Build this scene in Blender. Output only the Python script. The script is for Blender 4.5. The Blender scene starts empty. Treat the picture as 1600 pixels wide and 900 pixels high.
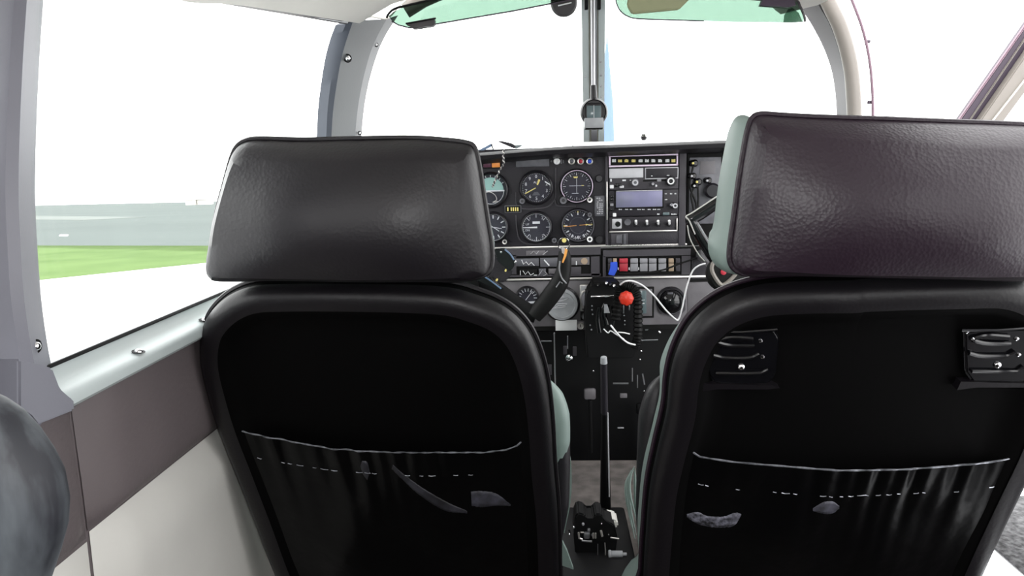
import bpy, bmesh, math, random
from mathutils import Vector, Matrix, noise
random.seed(4)
PI = math.pi
V = Vector

# ------------------------------------------------------------------ camera
F = 1150.0
CAM = V((-0.09, 0.0, 0.95))
YAW, PITCH, ROLL = math.radians(2.95), math.radians(9.55), math.radians(1.5)
RCAM = (Matrix.Rotation(YAW, 3, 'Z') @ Matrix.Rotation(PI / 2 - PITCH, 3, 'X') @ Matrix.Rotation(-ROLL, 3, 'Z'))
scene = bpy.context.scene
COL = scene.collection
cd = bpy.data.cameras.new('camera')
cd.sensor_width = 36.0
cd.lens = 36.0 * F / 1600.0
cd.clip_start = 0.02
cd.clip_end = 5000
cam = bpy.data.objects.new('camera', cd)
COL.objects.link(cam)
cam.matrix_world = Matrix.Translation(CAM) @ RCAM.to_4x4()
scene.camera = cam

# ------------------------------------------------------------------ sky, light, exposure
world = bpy.data.worlds.new('overcast_sky')
scene.world = world
world.use_nodes = True
wn = world.node_tree
wn.nodes['Background'].inputs[0].default_value = (1.0, 1.0, 1.0, 1)
wn.nodes['Background'].inputs[1].default_value = 2.6
scene.view_settings.view_transform = 'Standard'
scene.view_settings.look = 'None'
scene.view_settings.gamma = 1.0
scene.view_settings.exposure = 1.0
scene.cycles.max_bounces = 8
scene.cycles.transparent_max_bounces = 16


# the photograph's own flash, just beside the lens
fl_d = bpy.data.lights.new('camera_flash', 'POINT')
fl_d.energy = 4.5
fl_d.shadow_soft_size = 0.012
fl_o = bpy.data.objects.new('camera_flash', fl_d)
COL.objects.link(fl_o)
fl_o.location = CAM + V((0.03, -0.01, 0.035))


def ray(px, py):
    return RCAM @ V(((px - 800) / F, (450 - py) / F, -1.0))


def at(px, py, Y):
    d = ray(px, py)
    return CAM + d * ((Y - CAM.y) / d.y)


def atx(px, py, X):
    d = ray(px, py)
    return CAM + d * ((X - CAM.x) / d.x)


def atz(px, py, Z):
    d = ray(px, py)
    return CAM + d * ((Z - CAM.z) / d.z)


def atp(px, py, P0, n):
    d = ray(px, py)
    return CAM + d * ((P0 - CAM).dot(n) / d.dot(n))


# ------------------------------------------------------------------ materials
def mat(name, col, rough=0.5, metal=0.0, spec=0.5, var=0.0, vscale=8.0, bump=0.0, bscale=200.0, col2=None,
        kind='noise', emit=None, coat=0.0, dist=0.002):
    m = bpy.data.materials.new(name)
    m.use_nodes = True
    nt = m.node_tree
    b = nt.nodes['Principled BSDF']
    b.inputs['Base Color'].default_value = (*col, 1)
    b.inputs['Roughness'].default_value = rough
    b.inputs['Metallic'].default_value = metal
    b.inputs['Specular IOR Level'].default_value = spec
    if coat:
        b.inputs['Coat Weight'].default_value = coat
        b.inputs['Coat Roughness'].default_value = 0.08
    tc = nt.nodes.new('ShaderNodeTexCoord')
    if var or col2:
        nz = nt.nodes.new('ShaderNodeTexNoise')
        nz.inputs['Scale'].default_value = vscale
        nz.inputs['Detail'].default_value = 5
        nt.links.new(tc.outputs['Object'], nz.inputs['Vector'])
        cr = nt.nodes.new('ShaderNodeValToRGB')
        cr.color_ramp.elements[0].position = 0.35
        cr.color_ramp.elements[1].position = 0.68
        c2 = col2 if col2 else tuple(min(1, c * (1 + var)) for c in col)
        c1 = col if col2 else tuple(c * (1 - var) for c in col)
        cr.color_ramp.elements[0].color = (*c1, 1)
        cr.color_ramp.elements[1].color = (*c2, 1)
        nt.links.new(nz.outputs['Fac'], cr.inputs[0])
        nt.links.new(cr.outputs[0], b.inputs['Base Color'])
    if bump:
        if kind == 'leather':
            t = nt.nodes.new('ShaderNodeTexVoronoi')
            t.inputs['Scale'].default_value = bscale
            n2 = nt.nodes.new('ShaderNodeTexNoise')
            n2.inputs['Scale'].default_value = bscale * 0.18
            n2.inputs['Detail'].default_value = 4
            nt.links.new(tc.outputs['Object'], t.inputs['Vector'])
            nt.links.new(tc.outputs['Object'], n2.inputs['Vector'])
            ad = nt.nodes.new('ShaderNodeMath')
            ad.operation = 'MULTIPLY_ADD'
            nt.links.new(n2.outputs['Fac'], ad.inputs[0])
            ad.inputs[1].default_value = 1.6
            nt.links.new(t.outputs['Distance'], ad.inputs[2])
            src = ad.outputs[0]
            # roughness wanders with wear
            n3 = nt.nodes.new('ShaderNodeTexNoise')
            n3.inputs['Scale'].default_value = 9
            n3.inputs['Detail'].default_value = 6
            nt.links.new(tc.outputs['Object'], n3.inputs['Vector'])
            mr = nt.nodes.new('ShaderNodeMapRange')
            mr.inputs[3].default_value = rough - 0.07
            mr.inputs[4].default_value = rough + 0.1
            nt.links.new(n3.outputs['Fac'], mr.inputs[0])
            nt.links.new(mr.outputs[0], b.inputs['Roughness'])
        else:
            t = nt.nodes.new('ShaderNodeTexNoise')
            t.inputs['Scale'].default_value = bscale
            t.inputs['Detail'].default_value = 3
            nt.links.new(tc.outputs['Object'], t.inputs['Vector'])
            src = t.outputs['Fac']
        bp = nt.nodes.new('ShaderNodeBump')
        bp.inputs['Strength'].default_value = bump
        bp.inputs['Distance'].default_value = dist
        nt.links.new(src, bp.inputs['Height'])
        nt.links.new(bp.outputs[0], b.inputs['Normal'])
    if emit:
        b.inputs['Emission Color'].default_value = (*emit[:3], 1)
        b.inputs['Emission Strength'].default_value = emit[3]
    return m


def glass(name, tint, refl=0.06, rough=0.02):
    m = bpy.data.materials.new(name)
    m.use_nodes = True
    nt = m.node_tree
    for n in list(nt.nodes):
        nt.nodes.remove(n)
    out = nt.nodes.new('ShaderNodeOutputMaterial')
    mx = nt.nodes.new('ShaderNodeMixShader')
    tr = nt.nodes.new('ShaderNodeBsdfTransparent')
    gl = nt.nodes.new('ShaderNodeBsdfGlossy')
    fr = nt.nodes.new('ShaderNodeLayerWeight')
    fr.inputs['Blend'].default_value = 0.5
    pw = nt.nodes.new('ShaderNodeMath')
    pw.operation = 'POWER'
    pw.inputs[1].default_value = 4.0
    nt.links.new(fr.outputs['Facing'], pw.inputs[0])
    tr.inputs[0].default_value = (*tint, 1)
    gl.inputs[1].default_value = rough
    mp = nt.nodes.new('ShaderNodeMath')
    mp.operation = 'MULTIPLY_ADD'
    mp.inputs[1].default_value = 0.02
    mp.inputs[2].default_value = refl * 0.5
    mp.use_clamp = True
    nt.links.new(pw.outputs[0], mp.inputs[0])
    nt.links.new(mp.outputs[0], mx.inputs[0])
    nt.links.new(tr.outputs[0], mx.inputs[1])
    nt.links.new(gl.outputs[0], mx.inputs[2])
    nt.links.new(mx.outputs[0], out.inputs[0])
    return m


M = {}
M['leather'] = mat('black_leather', (0.007, 0.0055, 0.0078), 0.42, spec=0.45, bump=0.2, bscale=260, kind='leather', dist=0.0008)
M['leather_plum'] = mat('plum_black_leather', (0.016, 0.0078, 0.0150), 0.42, spec=0.42, bump=0.22, bscale=300, kind='leather', dist=0.0012)
M['vinyl'] = mat('black_vinyl', (0.0012, 0.0011, 0.0012), 0.6, spec=0.06, bump=0.15, bscale=120, dist=0.001)  # near-black holds the shade of people on the rear bench
M['pocket'] = mat('pocket_vinyl', (0.0012, 0.0012, 0.0014), 0.30, spec=0.16, bump=0.5, bscale=22, dist=0.004)
M['pale'] = mat('pale_green_grey_vinyl', (0.20, 0.26, 0.24), 0.5, bump=0.15, bscale=90, dist=0.001)
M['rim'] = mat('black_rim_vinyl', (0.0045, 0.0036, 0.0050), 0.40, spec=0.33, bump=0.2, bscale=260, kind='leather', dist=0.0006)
M['edge'] = mat('worn_silver_edge', (0.32, 0.33, 0.37), 0.3, metal=0.6, var=0.6, vscale=90)
M['plastic'] = mat('grey_plastic', (0.195, 0.196, 0.228), 0.5, var=0.04, bump=0.06, bscale=300)
M['plastic2'] = mat('greenish_grey_plastic', (0.090, 0.098, 0.104), 0.5, var=0.04, bump=0.06, bscale=300)
M['sill'] = mat('pale_sill_plastic', (0.45, 0.50, 0.50), 0.42, var=0.03)
M['beige'] = mat('beige_pillar', (0.21, 0.19, 0.17), 0.45, var=0.05)
M['warm_grey'] = mat('warm_grey_pillar', (0.042, 0.038, 0.041), 0.5, var=0.05)
M['liner'] = mat('cream_headliner', (0.62, 0.60, 0.56), 0.8, var=0.05, vscale=4, bump=0.2, bscale=60)
M['wall_dark'] = mat('brown_grey_wall_vinyl', (0.125, 0.105, 0.108), 0.55, var=0.08, vscale=5, bump=0.25, bscale=160)
M['wall_pale'] = mat('pale_grey_wall_vinyl', (0.62, 0.61, 0.575), 0.6, var=0.05, vscale=5, bump=0.1, bscale=160)
M['black'] = mat('matte_black', (0.003, 0.003, 0.0035), 0.6, spec=0.2)
M['gloss'] = mat('gloss_black', (0.004, 0.004, 0.005), 0.14, spec=0.5)
M['panel'] = mat('panel_black_crackle', (0.0165, 0.0145, 0.0195), 0.5, spec=0.35, bump=0.25, bscale=420)
M['panel2'] = mat('panel_charcoal', (0.050, 0.046, 0.054), 0.5, spec=0.4, bump=0.2, bscale=300)
M['panel3'] = mat('panel_mid_grey', (0.13, 0.122, 0.132), 0.5, var=0.25, vscale=14, bump=0.15, bscale=150)
M['hole'] = mat('recess_black', (0.004, 0.004, 0.004), 0.7, spec=0.2)
M['dial'] = mat('dial_face', (0.030, 0.030, 0.042), 0.55, spec=0.3)
M['bezel'] = mat('dial_bezel', (0.010, 0.009, 0.012), 0.35)
M['white'] = mat('white_paint', (0.85, 0.85, 0.86), 0.4)
M['mark'] = mat('dial_mark_white', (0.75, 0.76, 0.78), 0.5)
M['yellow'] = mat('yellow_pointer', (0.8, 0.68, 0.22), 0.5)
M['orange'] = mat('orange_pointer', (0.85, 0.38, 0.08), 0.5)
M['mint'] = mat('horizon_mint', (0.30, 0.52, 0.47), 0.5)
M['brownball'] = mat('horizon_ground', (0.02, 0.02, 0.02), 0.5)
M['silver'] = mat('brushed_silver', (0.72, 0.69, 0.66), 0.28, metal=0.75)
M['chrome'] = mat('chrome', (0.9, 0.9, 0.92), 0.1, metal=1.0)
M['steel'] = mat('dull_steel', (0.38, 0.38, 0.40), 0.35, metal=0.8)
M['amber'] = mat('amber_lamp_lens', (0.95, 0.34, 0.07), 0.3)
M['maroon'] = mat('maroon_lamp_lens', (0.09, 0.022, 0.05), 0.3)
M['blue'] = mat('blue_plastic', (0.03, 0.09, 0.62), 0.35)
M['red'] = mat('red_plastic', (0.62, 0.035, 0.015), 0.35)
M['redswitch'] = mat('red_switch', (0.45, 0.03, 0.05), 0.4)
M['tan'] = mat('tan_plastic', (0.36, 0.27, 0.19), 0.5)
M['switch'] = mat('grey_switch', (0.26, 0.26, 0.28), 0.45)
M['placard'] = mat('grey_placard', (0.10, 0.10, 0.115), 0.4, var=0.2, vscale=60)
M['plate_lt'] = mat('pale_plate', (0.52, 0.52, 0.55), 0.4, var=0.1, vscale=30)
M['lilac'] = mat('lilac_frame', (0.80, 0.66, 0.82), 0.4)
M['lcd'] = mat('lcd_glass', (0.16, 0.165, 0.23), 0.32, col2=(0.24, 0.23, 0.42), vscale=12)
M['lcd2'] = mat('teal_lcd', (0.11, 0.15, 0.16), 0.2)
M['vent'] = mat('grey_vent_cap', (0.34, 0.35, 0.37), 0.45, var=0.12, vscale=40)
M['carpet'] = mat('brown_carpet', (0.075, 0.066, 0.061), 0.9, var=0.35, vscale=22, bump=0.6, bscale=420)
M['postpaint'] = mat('pale_post_paint', (0.52, 0.51, 0.42), 0.5, var=0.05)
M['edge_grey'] = mat('slate_edge_plastic', (0.045, 0.053, 0.070), 0.5)
M['scuff'] = mat('scuffed_vinyl', (0.004, 0.004, 0.006), 0.6, col2=(0.16, 0.16, 0.20), vscale=160, bump=0.5, bscale=300)
M['scuff_dim'] = mat('dim_scuffed_vinyl', (0.02, 0.02, 0.026), 0.6, col2=(0.07, 0.07, 0.095), vscale=70)  # also paints sheen on the left pocket
M['scuff_dark'] = mat('dark_scuffed_vinyl', (0.006, 0.006, 0.008), 0.5, col2=(0.032, 0.032, 0.042), vscale=60)  # sheen of the left pocket put into the colour
M['olive'] = mat('olive_trim', (0.28, 0.29, 0.17), 0.6)
M['visor'] = glass('green_visor', (0.34, 0.425, 0.375), 0.02, 0.1)
M['pane'] = glass('cabin_glass', (0.96, 0.97, 0.965), 0.012)
M['dialglass'] = glass('dial_glass', (0.93, 0.93, 0.95), 0.05, 0.05)
M['asphalt'] = mat('asphalt', (0.088, 0.104, 0.099), 0.9, var=0.06, vscale=0.06, bump=0.3, bscale=30, spec=0.08)
M['grass'] = mat('grass', (0.070, 0.118, 0.034), 0.95, col2=(0.095, 0.15, 0.048), vscale=0.5, bump=0.4, bscale=3, spec=0.08)
M['concrete'] = mat('pale_concrete', (0.62, 0.61, 0.60), 0.85, var=0.03, vscale=0.8, spec=0.08)
M['stripe'] = mat('pale_pavement', (0.135, 0.15, 0.14), 0.9, var=0.1, vscale=0.2, spec=0.08)
M['walkway'] = mat('black_non_skid_walkway', (0.035, 0.035, 0.037), 0.85, col2=(0.16, 0.16, 0.165), vscale=90, bump=0.8, bscale=150)
M['wingpaint'] = mat('white_wing_paint', (0.80, 0.81, 0.83), 0.3)
M['bluepaint'] = mat('blue_blade_paint', (0.13, 0.20, 0.32), 0.4)
M['rubber'] = mat('black_rubber', (0.0035, 0.0035, 0.0035), 0.55, spec=0.25)
M['worn'] = mat('worn_blue_grey_leather', (0.010, 0.011, 0.016), 0.6, col2=(0.125, 0.14, 0.155), vscale=7, bump=0.3, bscale=60)
# streaks along the worn cushion
_nt = M['worn'].node_tree
for n in _nt.nodes:
    if n.type == 'TEX_NOISE' and abs(n.inputs['Scale'].default_value - 7) < .1:
        mp = _nt.nodes.new('ShaderNodeMapping')
        mp.inputs['Scale'].default_value = (5.0, 5.0, 0.9)
        tcn = [q for q in _nt.nodes if q.type == 'TEX_COORD'][0]
        _nt.links.new(tcn.outputs['Object'], mp.inputs[0])
        _nt.links.new(mp.outputs[0], n.inputs['Vector'])
M['purple_dark'] = mat('dark_plum_rubber', (0.045, 0.03, 0.05), 0.5)
M['pink'] = mat('plum_seal', (0.19, 0.12, 0.155), 0.5)


# ------------------------------------------------------------------ object helpers
def wloc(o):
    v = V((0, 0, 0))
    while o:
        v += o.location
        o = o.parent
    return v


def build(name, bm, m, parent=None, smooth=True, origin=None, **props):
    """link a bmesh (world coordinates) as one mesh object"""
    base = wloc(parent) if parent else V((0, 0, 0))
    loc = V((0, 0, 0))
    if origin is not None:
        loc = V(origin) - base
    elif parent is None and len(bm.verts):
        xs = [v.co for v in bm.verts]
        loc = V(((min(c.x for c in xs) + max(c.x for c in xs)) / 2, (min(c.y for c in xs) + max(c.y for c in xs)) / 2,
                 min(c.z for c in xs)))
    sh = base + loc
    for v in bm.verts:
        v.co -= sh
    bmesh.ops.recalc_face_normals(bm, faces=bm.faces)
    me = bpy.data.meshes.new(name)
    bm.to_mesh(me)
    bm.free()
    ms = m if isinstance(m, (list, tuple)) else [m]
    for q in ms:
        me.materials.append(M[q] if isinstance(q, str) else q)
    if smooth:
        me.polygons.foreach_set('use_smooth', [True] * len(me.polygons))
        try:
            me.set_sharp_from_angle(angle=math.radians(38))
        except Exception:
            pass
    o = bpy.data.objects.new(name, me)
    COL.objects.link(o)
    o.location = loc
    o.parent = parent
    for k, val in props.items():
        o[k] = val
    return o


def tag(o, label, cat, group=None):
    o['label'] = label
    o['category'] = cat
    if group:
        o['group'] = group
    return o


def thing(name, loc, label, cat, group=None):
    o = bpy.data.objects.new(name, None)
    o.empty_display_size = 0.03
    COL.objects.link(o)
    o.location = V(loc)
    return tag(o, label, cat, group)


def struct(name, bm, m, parent=None, **k):
    o = build(name, bm, m, parent, **k)
    if parent is None:
        o['kind'] = 'structure'
    return o


def B():
    return bmesh.new()


def merge(bm, tmp, mtx=None, mi=0):
    vs = {}
    for v in tmp.verts:
        vs[v] = bm.verts.new(mtx @ v.co if mtx else v.co)
    for f in tmp.faces:
        try:
            nf = bm.faces.new([vs[v] for v in f.verts])
            nf.material_index = mi
        except ValueError:
            pass
    tmp.free()


def box(bm, c, s, bev=0.0, seg=2, rot=None, mi=0):
    t = bmesh.new()
    bmesh.ops.create_cube(t, size=1.0)
    for v in t.verts:
        v.co = V((v.co.x * s[0], v.co.y * s[1], v.co.z * s[2]))
    if bev > 0:
        bmesh.ops.bevel(t, geom=list(t.edges), offset=min(bev, min(s) * 0.49), segments=seg, profile=0.5, affect='EDGES')
    mt = Matrix.Translation(V(c))
    if rot is not None:
        mt = mt @ (rot.to_4x4() if isinstance(rot, Matrix) else rot)
    merge(bm, t, mt, mi)
    return bm


def axis_mtx(origin, axis):
    a = V(axis).normalized()
    q = V((0, 0, 1)).rotation_difference(a)
    return Matrix.Translation(V(origin)) @ q.to_matrix().to_4x4()


def lathe(bm, origin, axis, prof, n=32, mi=0):
    """prof: (radius, height along axis)"""
    mt = axis_mtx(origin, axis)
    rings = []
    for r, h in prof:
        if r < 1e-6:
            rings.append([bm.verts.new(mt @ V((0, 0, h)))])
        else:
            rings.append([bm.verts.new(mt @ V((r * math.cos(2 * PI * k / n), r * math.sin(2 * PI * k / n), h))) for k in range(n)])
    for a, b in zip(rings, rings[1:]):
        for k in range(n):
            k2 = (k + 1) % n
            if len(a) == 1 and len(b) == 1:
                continue
            if len(a) == 1:
                f = bm.faces.new([a[0], b[k], b[k2]])
            elif len(b) == 1:
                f = bm.faces.new([a[k], a[k2], b[0]])
            else:
                f = bm.faces.new([a[k], a[k2], b[k2], b[k]])
            f.material_index = mi
    return bm


def cyl(bm, p0, p1, r, n=16, r1=None, mi=0):
    p0, p1 = V(p0), V(p1)
    L = (p1 - p0).length
    r1 = r if r1 is None else r1
    e = min(r, r1) * 0.12
    return lathe(bm, p0, p1 - p0, [(0, 0), (r - e, 0), (r, e), (r1, L - e), (r1 - e, L), (0, L)], n, mi)


def spline(pts, n=8, closed=False):
    pts = [V(p) for p in pts]
    out = []
    N = len(pts)
    rng = N if closed else N - 1
    for i in range(rng):
        if closed:
            p0, p1, p2, p3 = pts[i - 1], pts[i], pts[(i + 1) % N], pts[(i + 2) % N]
        else:
            p0 = pts[i - 1] if i else pts[0] * 2 - pts[1]
            p1, p2 = pts[i], pts[i + 1]
            p3 = pts[i + 2] if i + 2 < N else p2 * 2 - p1
        for k in range(n):
            t = k / n
            out.append(0.5 * ((2 * p1) + (p2 - p0) * t + (2 * p0 - 5 * p1 + 4 * p2 - p3) * t * t + (3 * p1 - p0 - 3 * p2 + p3) * t ** 3))
    if not closed:
        out.append(pts[-1].copy())
    return out


def tube(bm, pts, r, n=8, closed=False, squash=None, mi=0):
    """r: number or list; squash=(vector, factor) flattens the section along a vector"""
    pts = [V(p) for p in pts]
    N = len(pts)
    rs = r if isinstance(r, (list, tuple)) else [r] * N
    if len(rs) != N:
        rs = [rs[min(len(rs) - 1, int(i / (N - 1) * (len(rs) - 1)))] + (rs[min(len(rs) - 1, int(i / (N - 1) * (len(rs) - 1)) + 1)] - rs[min(len(rs) - 1, int(i / (N - 1) * (len(rs) - 1)))]) * ((i / (N - 1) * (len(rs) - 1)) % 1) for i in range(N)]
    tang = []
    for i in range(N):
        if closed:
            t = pts[(i + 1) % N] - pts[i - 1]
        else:
            t = pts[min(i + 1, N - 1)] - pts[max(i - 1, 0)]
        tang.append(t.normalized() if t.length > 1e-9 else V((0, 0, 1)))
    nv = tang[0].cross(V((0, 1, 0)))
    if nv.length < 1e-3:
        nv = tang[0].cross(V((1, 0, 0)))
    nv.normalize()
    rings = []
    for i in range(N):
        t = tang[i]
        nv = (nv - t * nv.dot(t)).normalized()
        bv = t.cross(nv)
        ring = []
        for k in range(n):
            a = 2 * PI * k / n
            off = (nv * math.cos(a) + bv * math.sin(a)) * rs[i]
            if squash:
                sv = V(squash[0]).normalized()
                off = off - sv * off.dot(sv) * (1 - squash[1])
            ring.append(bm.verts.new(pts[i] + off))
        rings.append(ring)
    rng = N if closed else N - 1
    for i in range(rng):
        a, b = rings[i], rings[(i + 1) % N]
        for k in range(n):
            k2 = (k + 1) % n
            f = bm.faces.new([a[k], a[k2], b[k2], b[k]])
            f.material_index = mi
    if not closed:
        for rg in (rings[0], rings[-1]):
            f = bm.faces.new(rg)
            f.material_index = mi
    return bm


def prism(bm, pts, ext, mi=0):
    pts = [V(p) for p in pts]
    ext = V(ext)
    a = [bm.verts.new(p) for p in pts]
    b = [bm.verts.new(p + ext) for p in pts]
    n = len(pts)
    fs = [bm.faces.new(a), bm.faces.new(b[::-1])]
    for i in range(n):
        j = (i + 1) % n
        fs.append(bm.faces.new([a[i], b[i], b[j], a[j]]))
    for f in fs:
        f.material_index = mi
    return bm


def strip(bm, A, Bp, thick, mi=0):
    """solid band between two equally long point lists, pushed by thick (vector or per-point list)"""
    n = len(A)
    th = thick if isinstance(thick, list) else [V(thick)] * n
    q = []
    for i in range(n):
        a, b = V(A[i]), V(Bp[i])
        q.append([bm.verts.new(a), bm.verts.new(b), bm.verts.new(b + th[i]), bm.verts.new(a + th[i])])
    fs = [bm.faces.new(q[0]), bm.faces.new(q[-1][::-1])]
    for i in range(n - 1):
        for k in range(4):
            k2 = (k + 1) % 4
            fs.append(bm.faces.new([q[i][k], q[i + 1][k], q[i + 1][k2], q[i][k2]]))
    for f in fs:
        f.material_index = mi
    return bm


def loft(bm, sections, closed=False, caps=True):
    """sections: equally long lists of points; section lines closed if closed"""
    rows = [[bm.verts.new(V(p)) for p in s] for s in sections]
    n = len(rows[0])
    rng = n if closed else n - 1
    for a, b in zip(rows, rows[1:]):
        for k in range(rng):
            k2 = (k + 1) % n
            bm.faces.new([a[k], a[k2], b[k2], b[k]])
    if closed and caps:
        bm.faces.new(rows[0])
        bm.faces.new(rows[-1][::-1])
    return bm


def grid(bm, fn, nu, nv):
    vs = [[bm.verts.new(V(fn(i / nu, j / nv))) for j in range(nv + 1)] for i in range(nu + 1)]
    for i in range(nu):
        for j in range(nv):
            bm.faces.new([vs[i][j], vs[i + 1][j], vs[i + 1][j + 1], vs[i][j + 1]])
    return bm


def text(bm, s, c, size, rot=0.0, align='CENTER'):
    cu = bpy.data.curves.new('t', 'FONT')
    cu.body = s
    cu.size = size
    cu.align_x = align
    cu.align_y = 'CENTER'
    cu.resolution_u = 2
    ob = bpy.data.objects.new('t', cu)
    me = bpy.data.meshes.new_from_object(ob)
    t = bmesh.new()
    t.from_mesh(me)
    mt = Matrix.Translation(V(c)) @ Matrix.Rotation(PI / 2, 4, 'X') @ Matrix.Rotation(rot, 4, 'Z')
    merge(bm, t, mt)
    bpy.data.objects.remove(ob)
    bpy.data.curves.remove(cu)
    bpy.data.meshes.remove(me)
    return bm


def pxbox(bm, x0, y0, x1, y1, Yf, depth, bev=0.0, seg=2):
    """box whose front (aft-facing) face covers the given rectangle of the panel at Yf"""
    xc, yc = (x0 + x1) / 2, (y0 + y1) / 2
    c = at(xc, yc, Yf)
    w = abs((at(x1, yc, Yf) - at(x0, yc, Yf)).x)
    h = abs((at(xc, y1, Yf) - at(xc, y0, Yf)).z)
    return box(bm, (c.x, Yf + depth / 2, c.z), (w, depth, h), bev, seg)


# ================================================================== OUTSIDE
# tilt of the parked aircraft: the ground plane through the horizon seen in the left window
h1, h2 = ray(60, 320), ray(330, 314)
GN = h1.cross(h2).normalized()
if GN.z < 0:
    GN = -GN
GP = CAM - GN * 1.85


def gnd(px, py, lift=0.0):
    d = ray(px, py)
    P = GP + GN * lift
    return CAM + d * ((P - CAM).dot(GN) / d.dot(GN))


gx = V((1, 0, 0)) - GN * GN.x
gx.normalize()
gy = GN.cross(gx)


def gp(x, y, z=0.0):
    return GP + gx * x + gy * y + GN * z


bm = B()
prism(bm, [gp(-2500, -2500), gp(2500, -2500), gp(2500, 2500), gp(-2500, 2500)], GN * -0.5)
struct('ground', bm, 'asphalt', smooth=False)


def ext(a, b, ka, kb):
    d = b - a
    return a - d * ka, b + d * kb


a0, a1 = ext(gnd(62, 437, 0.03), gnd(315, 411, 0.03), 1.5, 1.6)
b0, b1 = ext(gnd(62, 387, 0.03), gnd(315, 393, 0.03), 0.8, 0.8)
bm = B()
prism(bm, [a0, a1, b1, b0], GN * -0.06)
o = build('grass_strip', bm, 'grass', smooth=False, kind='stuff')
tag(o, 'strip of mown green grass between white apron and grey taxiway', 'grass')
bm = B()
c0, c1 = a0 - GN * 0.01, a1 - GN * 0.01
prism(bm, [c0, c1, gp(60, 60, 0.02), gp(60, -40, 0.02), gp(-8, -40, 0.02)], GN * -0.06)
struct('apron', bm, 'concrete', smooth=False)
bm = B()
prism(bm, [gnd(20, 343, .02), gnd(130, 344, .02), gnd(228, 339, .02), gnd(130, 338, .02), gnd(20, 337, .02)], GN * -0.05)
struct('pavement_stripe', bm, 'stripe', smooth=False)
bm = B()
prism(bm, [gnd(92, 368.5, .02), gnd(106, 368.5, .02), gnd(107, 366.3, .02), gnd(94, 366.3, .02)], GN * -0.04)
struct('taxiway_marking', bm, 'white', smooth=False)
for (xa, lb) in ((303, 'far pale low hangar on the horizon, the one nearer the left pillar'), (321, 'far pale low hangar on the horizon, right beside the left headrest')):
    bm = B()
    d = ray(xa, 316)
    base = CAM + d.normalized() * 420
    base = base - GN * ((base - GP).dot(GN))
    box(bm, base + GN * 1.4, (4.6, 9, 2.8), 0)
    prism(bm, [base + GN * 2.8 + V((-2.6, -5, 0)), base + GN * 2.8 + V((2.6, -5, 0)), base + GN * 4.2 + V((0, -5, 0))], V((0, 10, 0)))
    tag(build('hangar', bm, 'liner', smooth=False), lb, 'building', 'far hangars')

# right wing: white skin with a black walkway
WZ = 0.25
wing = thing('wing', (1.6, 1.0, WZ - .1), 'white low wing outside the open right door, black walkway on top', 'wing')
edge = atz(1574, 880, WZ)
far = atz(1598, 766, WZ)
XI = edge.x
LE = far.y
prof = []
for k in range(13):
    t = k / 12
    y = LE - t * 1.9
    z = WZ - 0.004 * t - (0.5 * (1 - math.cos(PI * max(0, t - 0.35) / 0.65)) * 0.05 if t > .35 else 0) - (0.045 * (1 - t / 0.06) ** 2 if t < .06 else 0)
    prof.append((y, z))
low = [(y, z - 0.16 * math.sin(PI * min(1, max(0.02, k / 12)) ** 0.6) - 0.012) for k, (y, z) in enumerate(prof)]
loop = prof + low[::-1]
bm = B()
secs = [[V((x, y, z + (x - .6) * 0.05)) for (y, z) in loop] for x in (0.585, 1.5, 3.0, 5.0)]
loft(bm, secs, closed=True)
build('wing_skin', bm, 'wingpaint', wing)
bm = B()
grid(bm, lambda u, v: V((XI + v * 0.62, LE - .06 - u * 1.4, WZ + 0.004 - (0.5 * (1 - math.cos(PI * max(0, (u * 1.4 + .06) / 1.9 - 0.35) / 0.65)) * 0.05 if (u * 1.4 + .06) / 1.9 > .35 else 0) + (XI + v * .62 - .6) * .05)), 20, 6)
o = build('walkway', bm, 'walkway', wing, label='rough dark grey non-skid walkway strip')
sm = o.modifiers.new('s', 'SOLIDIFY')
sm.thickness = 0.002
bm = B()
secs = [[V((-x, y, z + (x - .6) * 0.05)) for (y, z) in loop] for x in (0.585, 1.5, 3.0, 5.0)]
loft(bm, secs, closed=True)
# left wing stays below the sill line of the left window
tag(build('wing', bm, 'wingpaint'), 'white low wing outside the left window, below its sill', 'wing')

# cowling and propeller
bm = B()
secs = []
for (y, w, h, zc) in ((2.46, 0.46, 0.30, 0.56), (2.6, 0.44, 0.28, 0.56), (2.9, 0.38, 0.24, 0.54), (3.08, 0.26, 0.18, 0.54)):
    secs.append([V((w * math.copysign(abs(math.cos(a)) ** .7, math.cos(a)), y, zc + h * math.copysign(abs(math.sin(a)) ** .7, math.sin(a)))) for a in [2 * PI * k / 32 for k in range(32)]])
loft(bm, secs, closed=True)
tag(build('engine_cowling', bm, 'wingpaint'), 'white engine cowling ahead of the windscreen, below the glareshield', 'cowling')
YPR = 3.2
prop = thing('propeller', (0, YPR, 0.54), 'blue-grey propeller standing upright just right of the centre post', 'propeller')
bm = B()
tip = at(949, 58, YPR)
base = at(953, 222, YPR)
hubc = V((base.x + .02, YPR, 0.54))
secs = []
for t in [k / 14 for k in range(15)]:
    z = hubc.z + .04 + (tip.z - hubc.z - .04) * t
    # leading edge hidden behind the post; trailing edge tapers to the tip
    w = 0.075 * (1 - max(0, t - .62) ** 1.5 / .38 ** 1.5) * (0.75 + .25 * math.sin(PI * min(1, t * 1.2))) + .002
    cx = tip.x - 0.002 - 0.028 * (1 - max(0, t - .62) / .38)
    tw = 0.5 - 0.35 * t
    sec = []
    for a in [2 * PI * k / 12 for k in range(12)]:
        lx, ly = math.cos(a) * w * .5, math.sin(a) * 0.008
        sec.append(V((cx + w * .5 + lx * math.cos(tw) - ly * math.sin(tw) - w * .5 * .4, YPR + lx * math.sin(tw) + ly * math.cos(tw), z)))
    secs.append(sec)
loft(bm, secs, closed=True)
build('blade', bm, 'bluepaint', prop)
bm = B()
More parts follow.
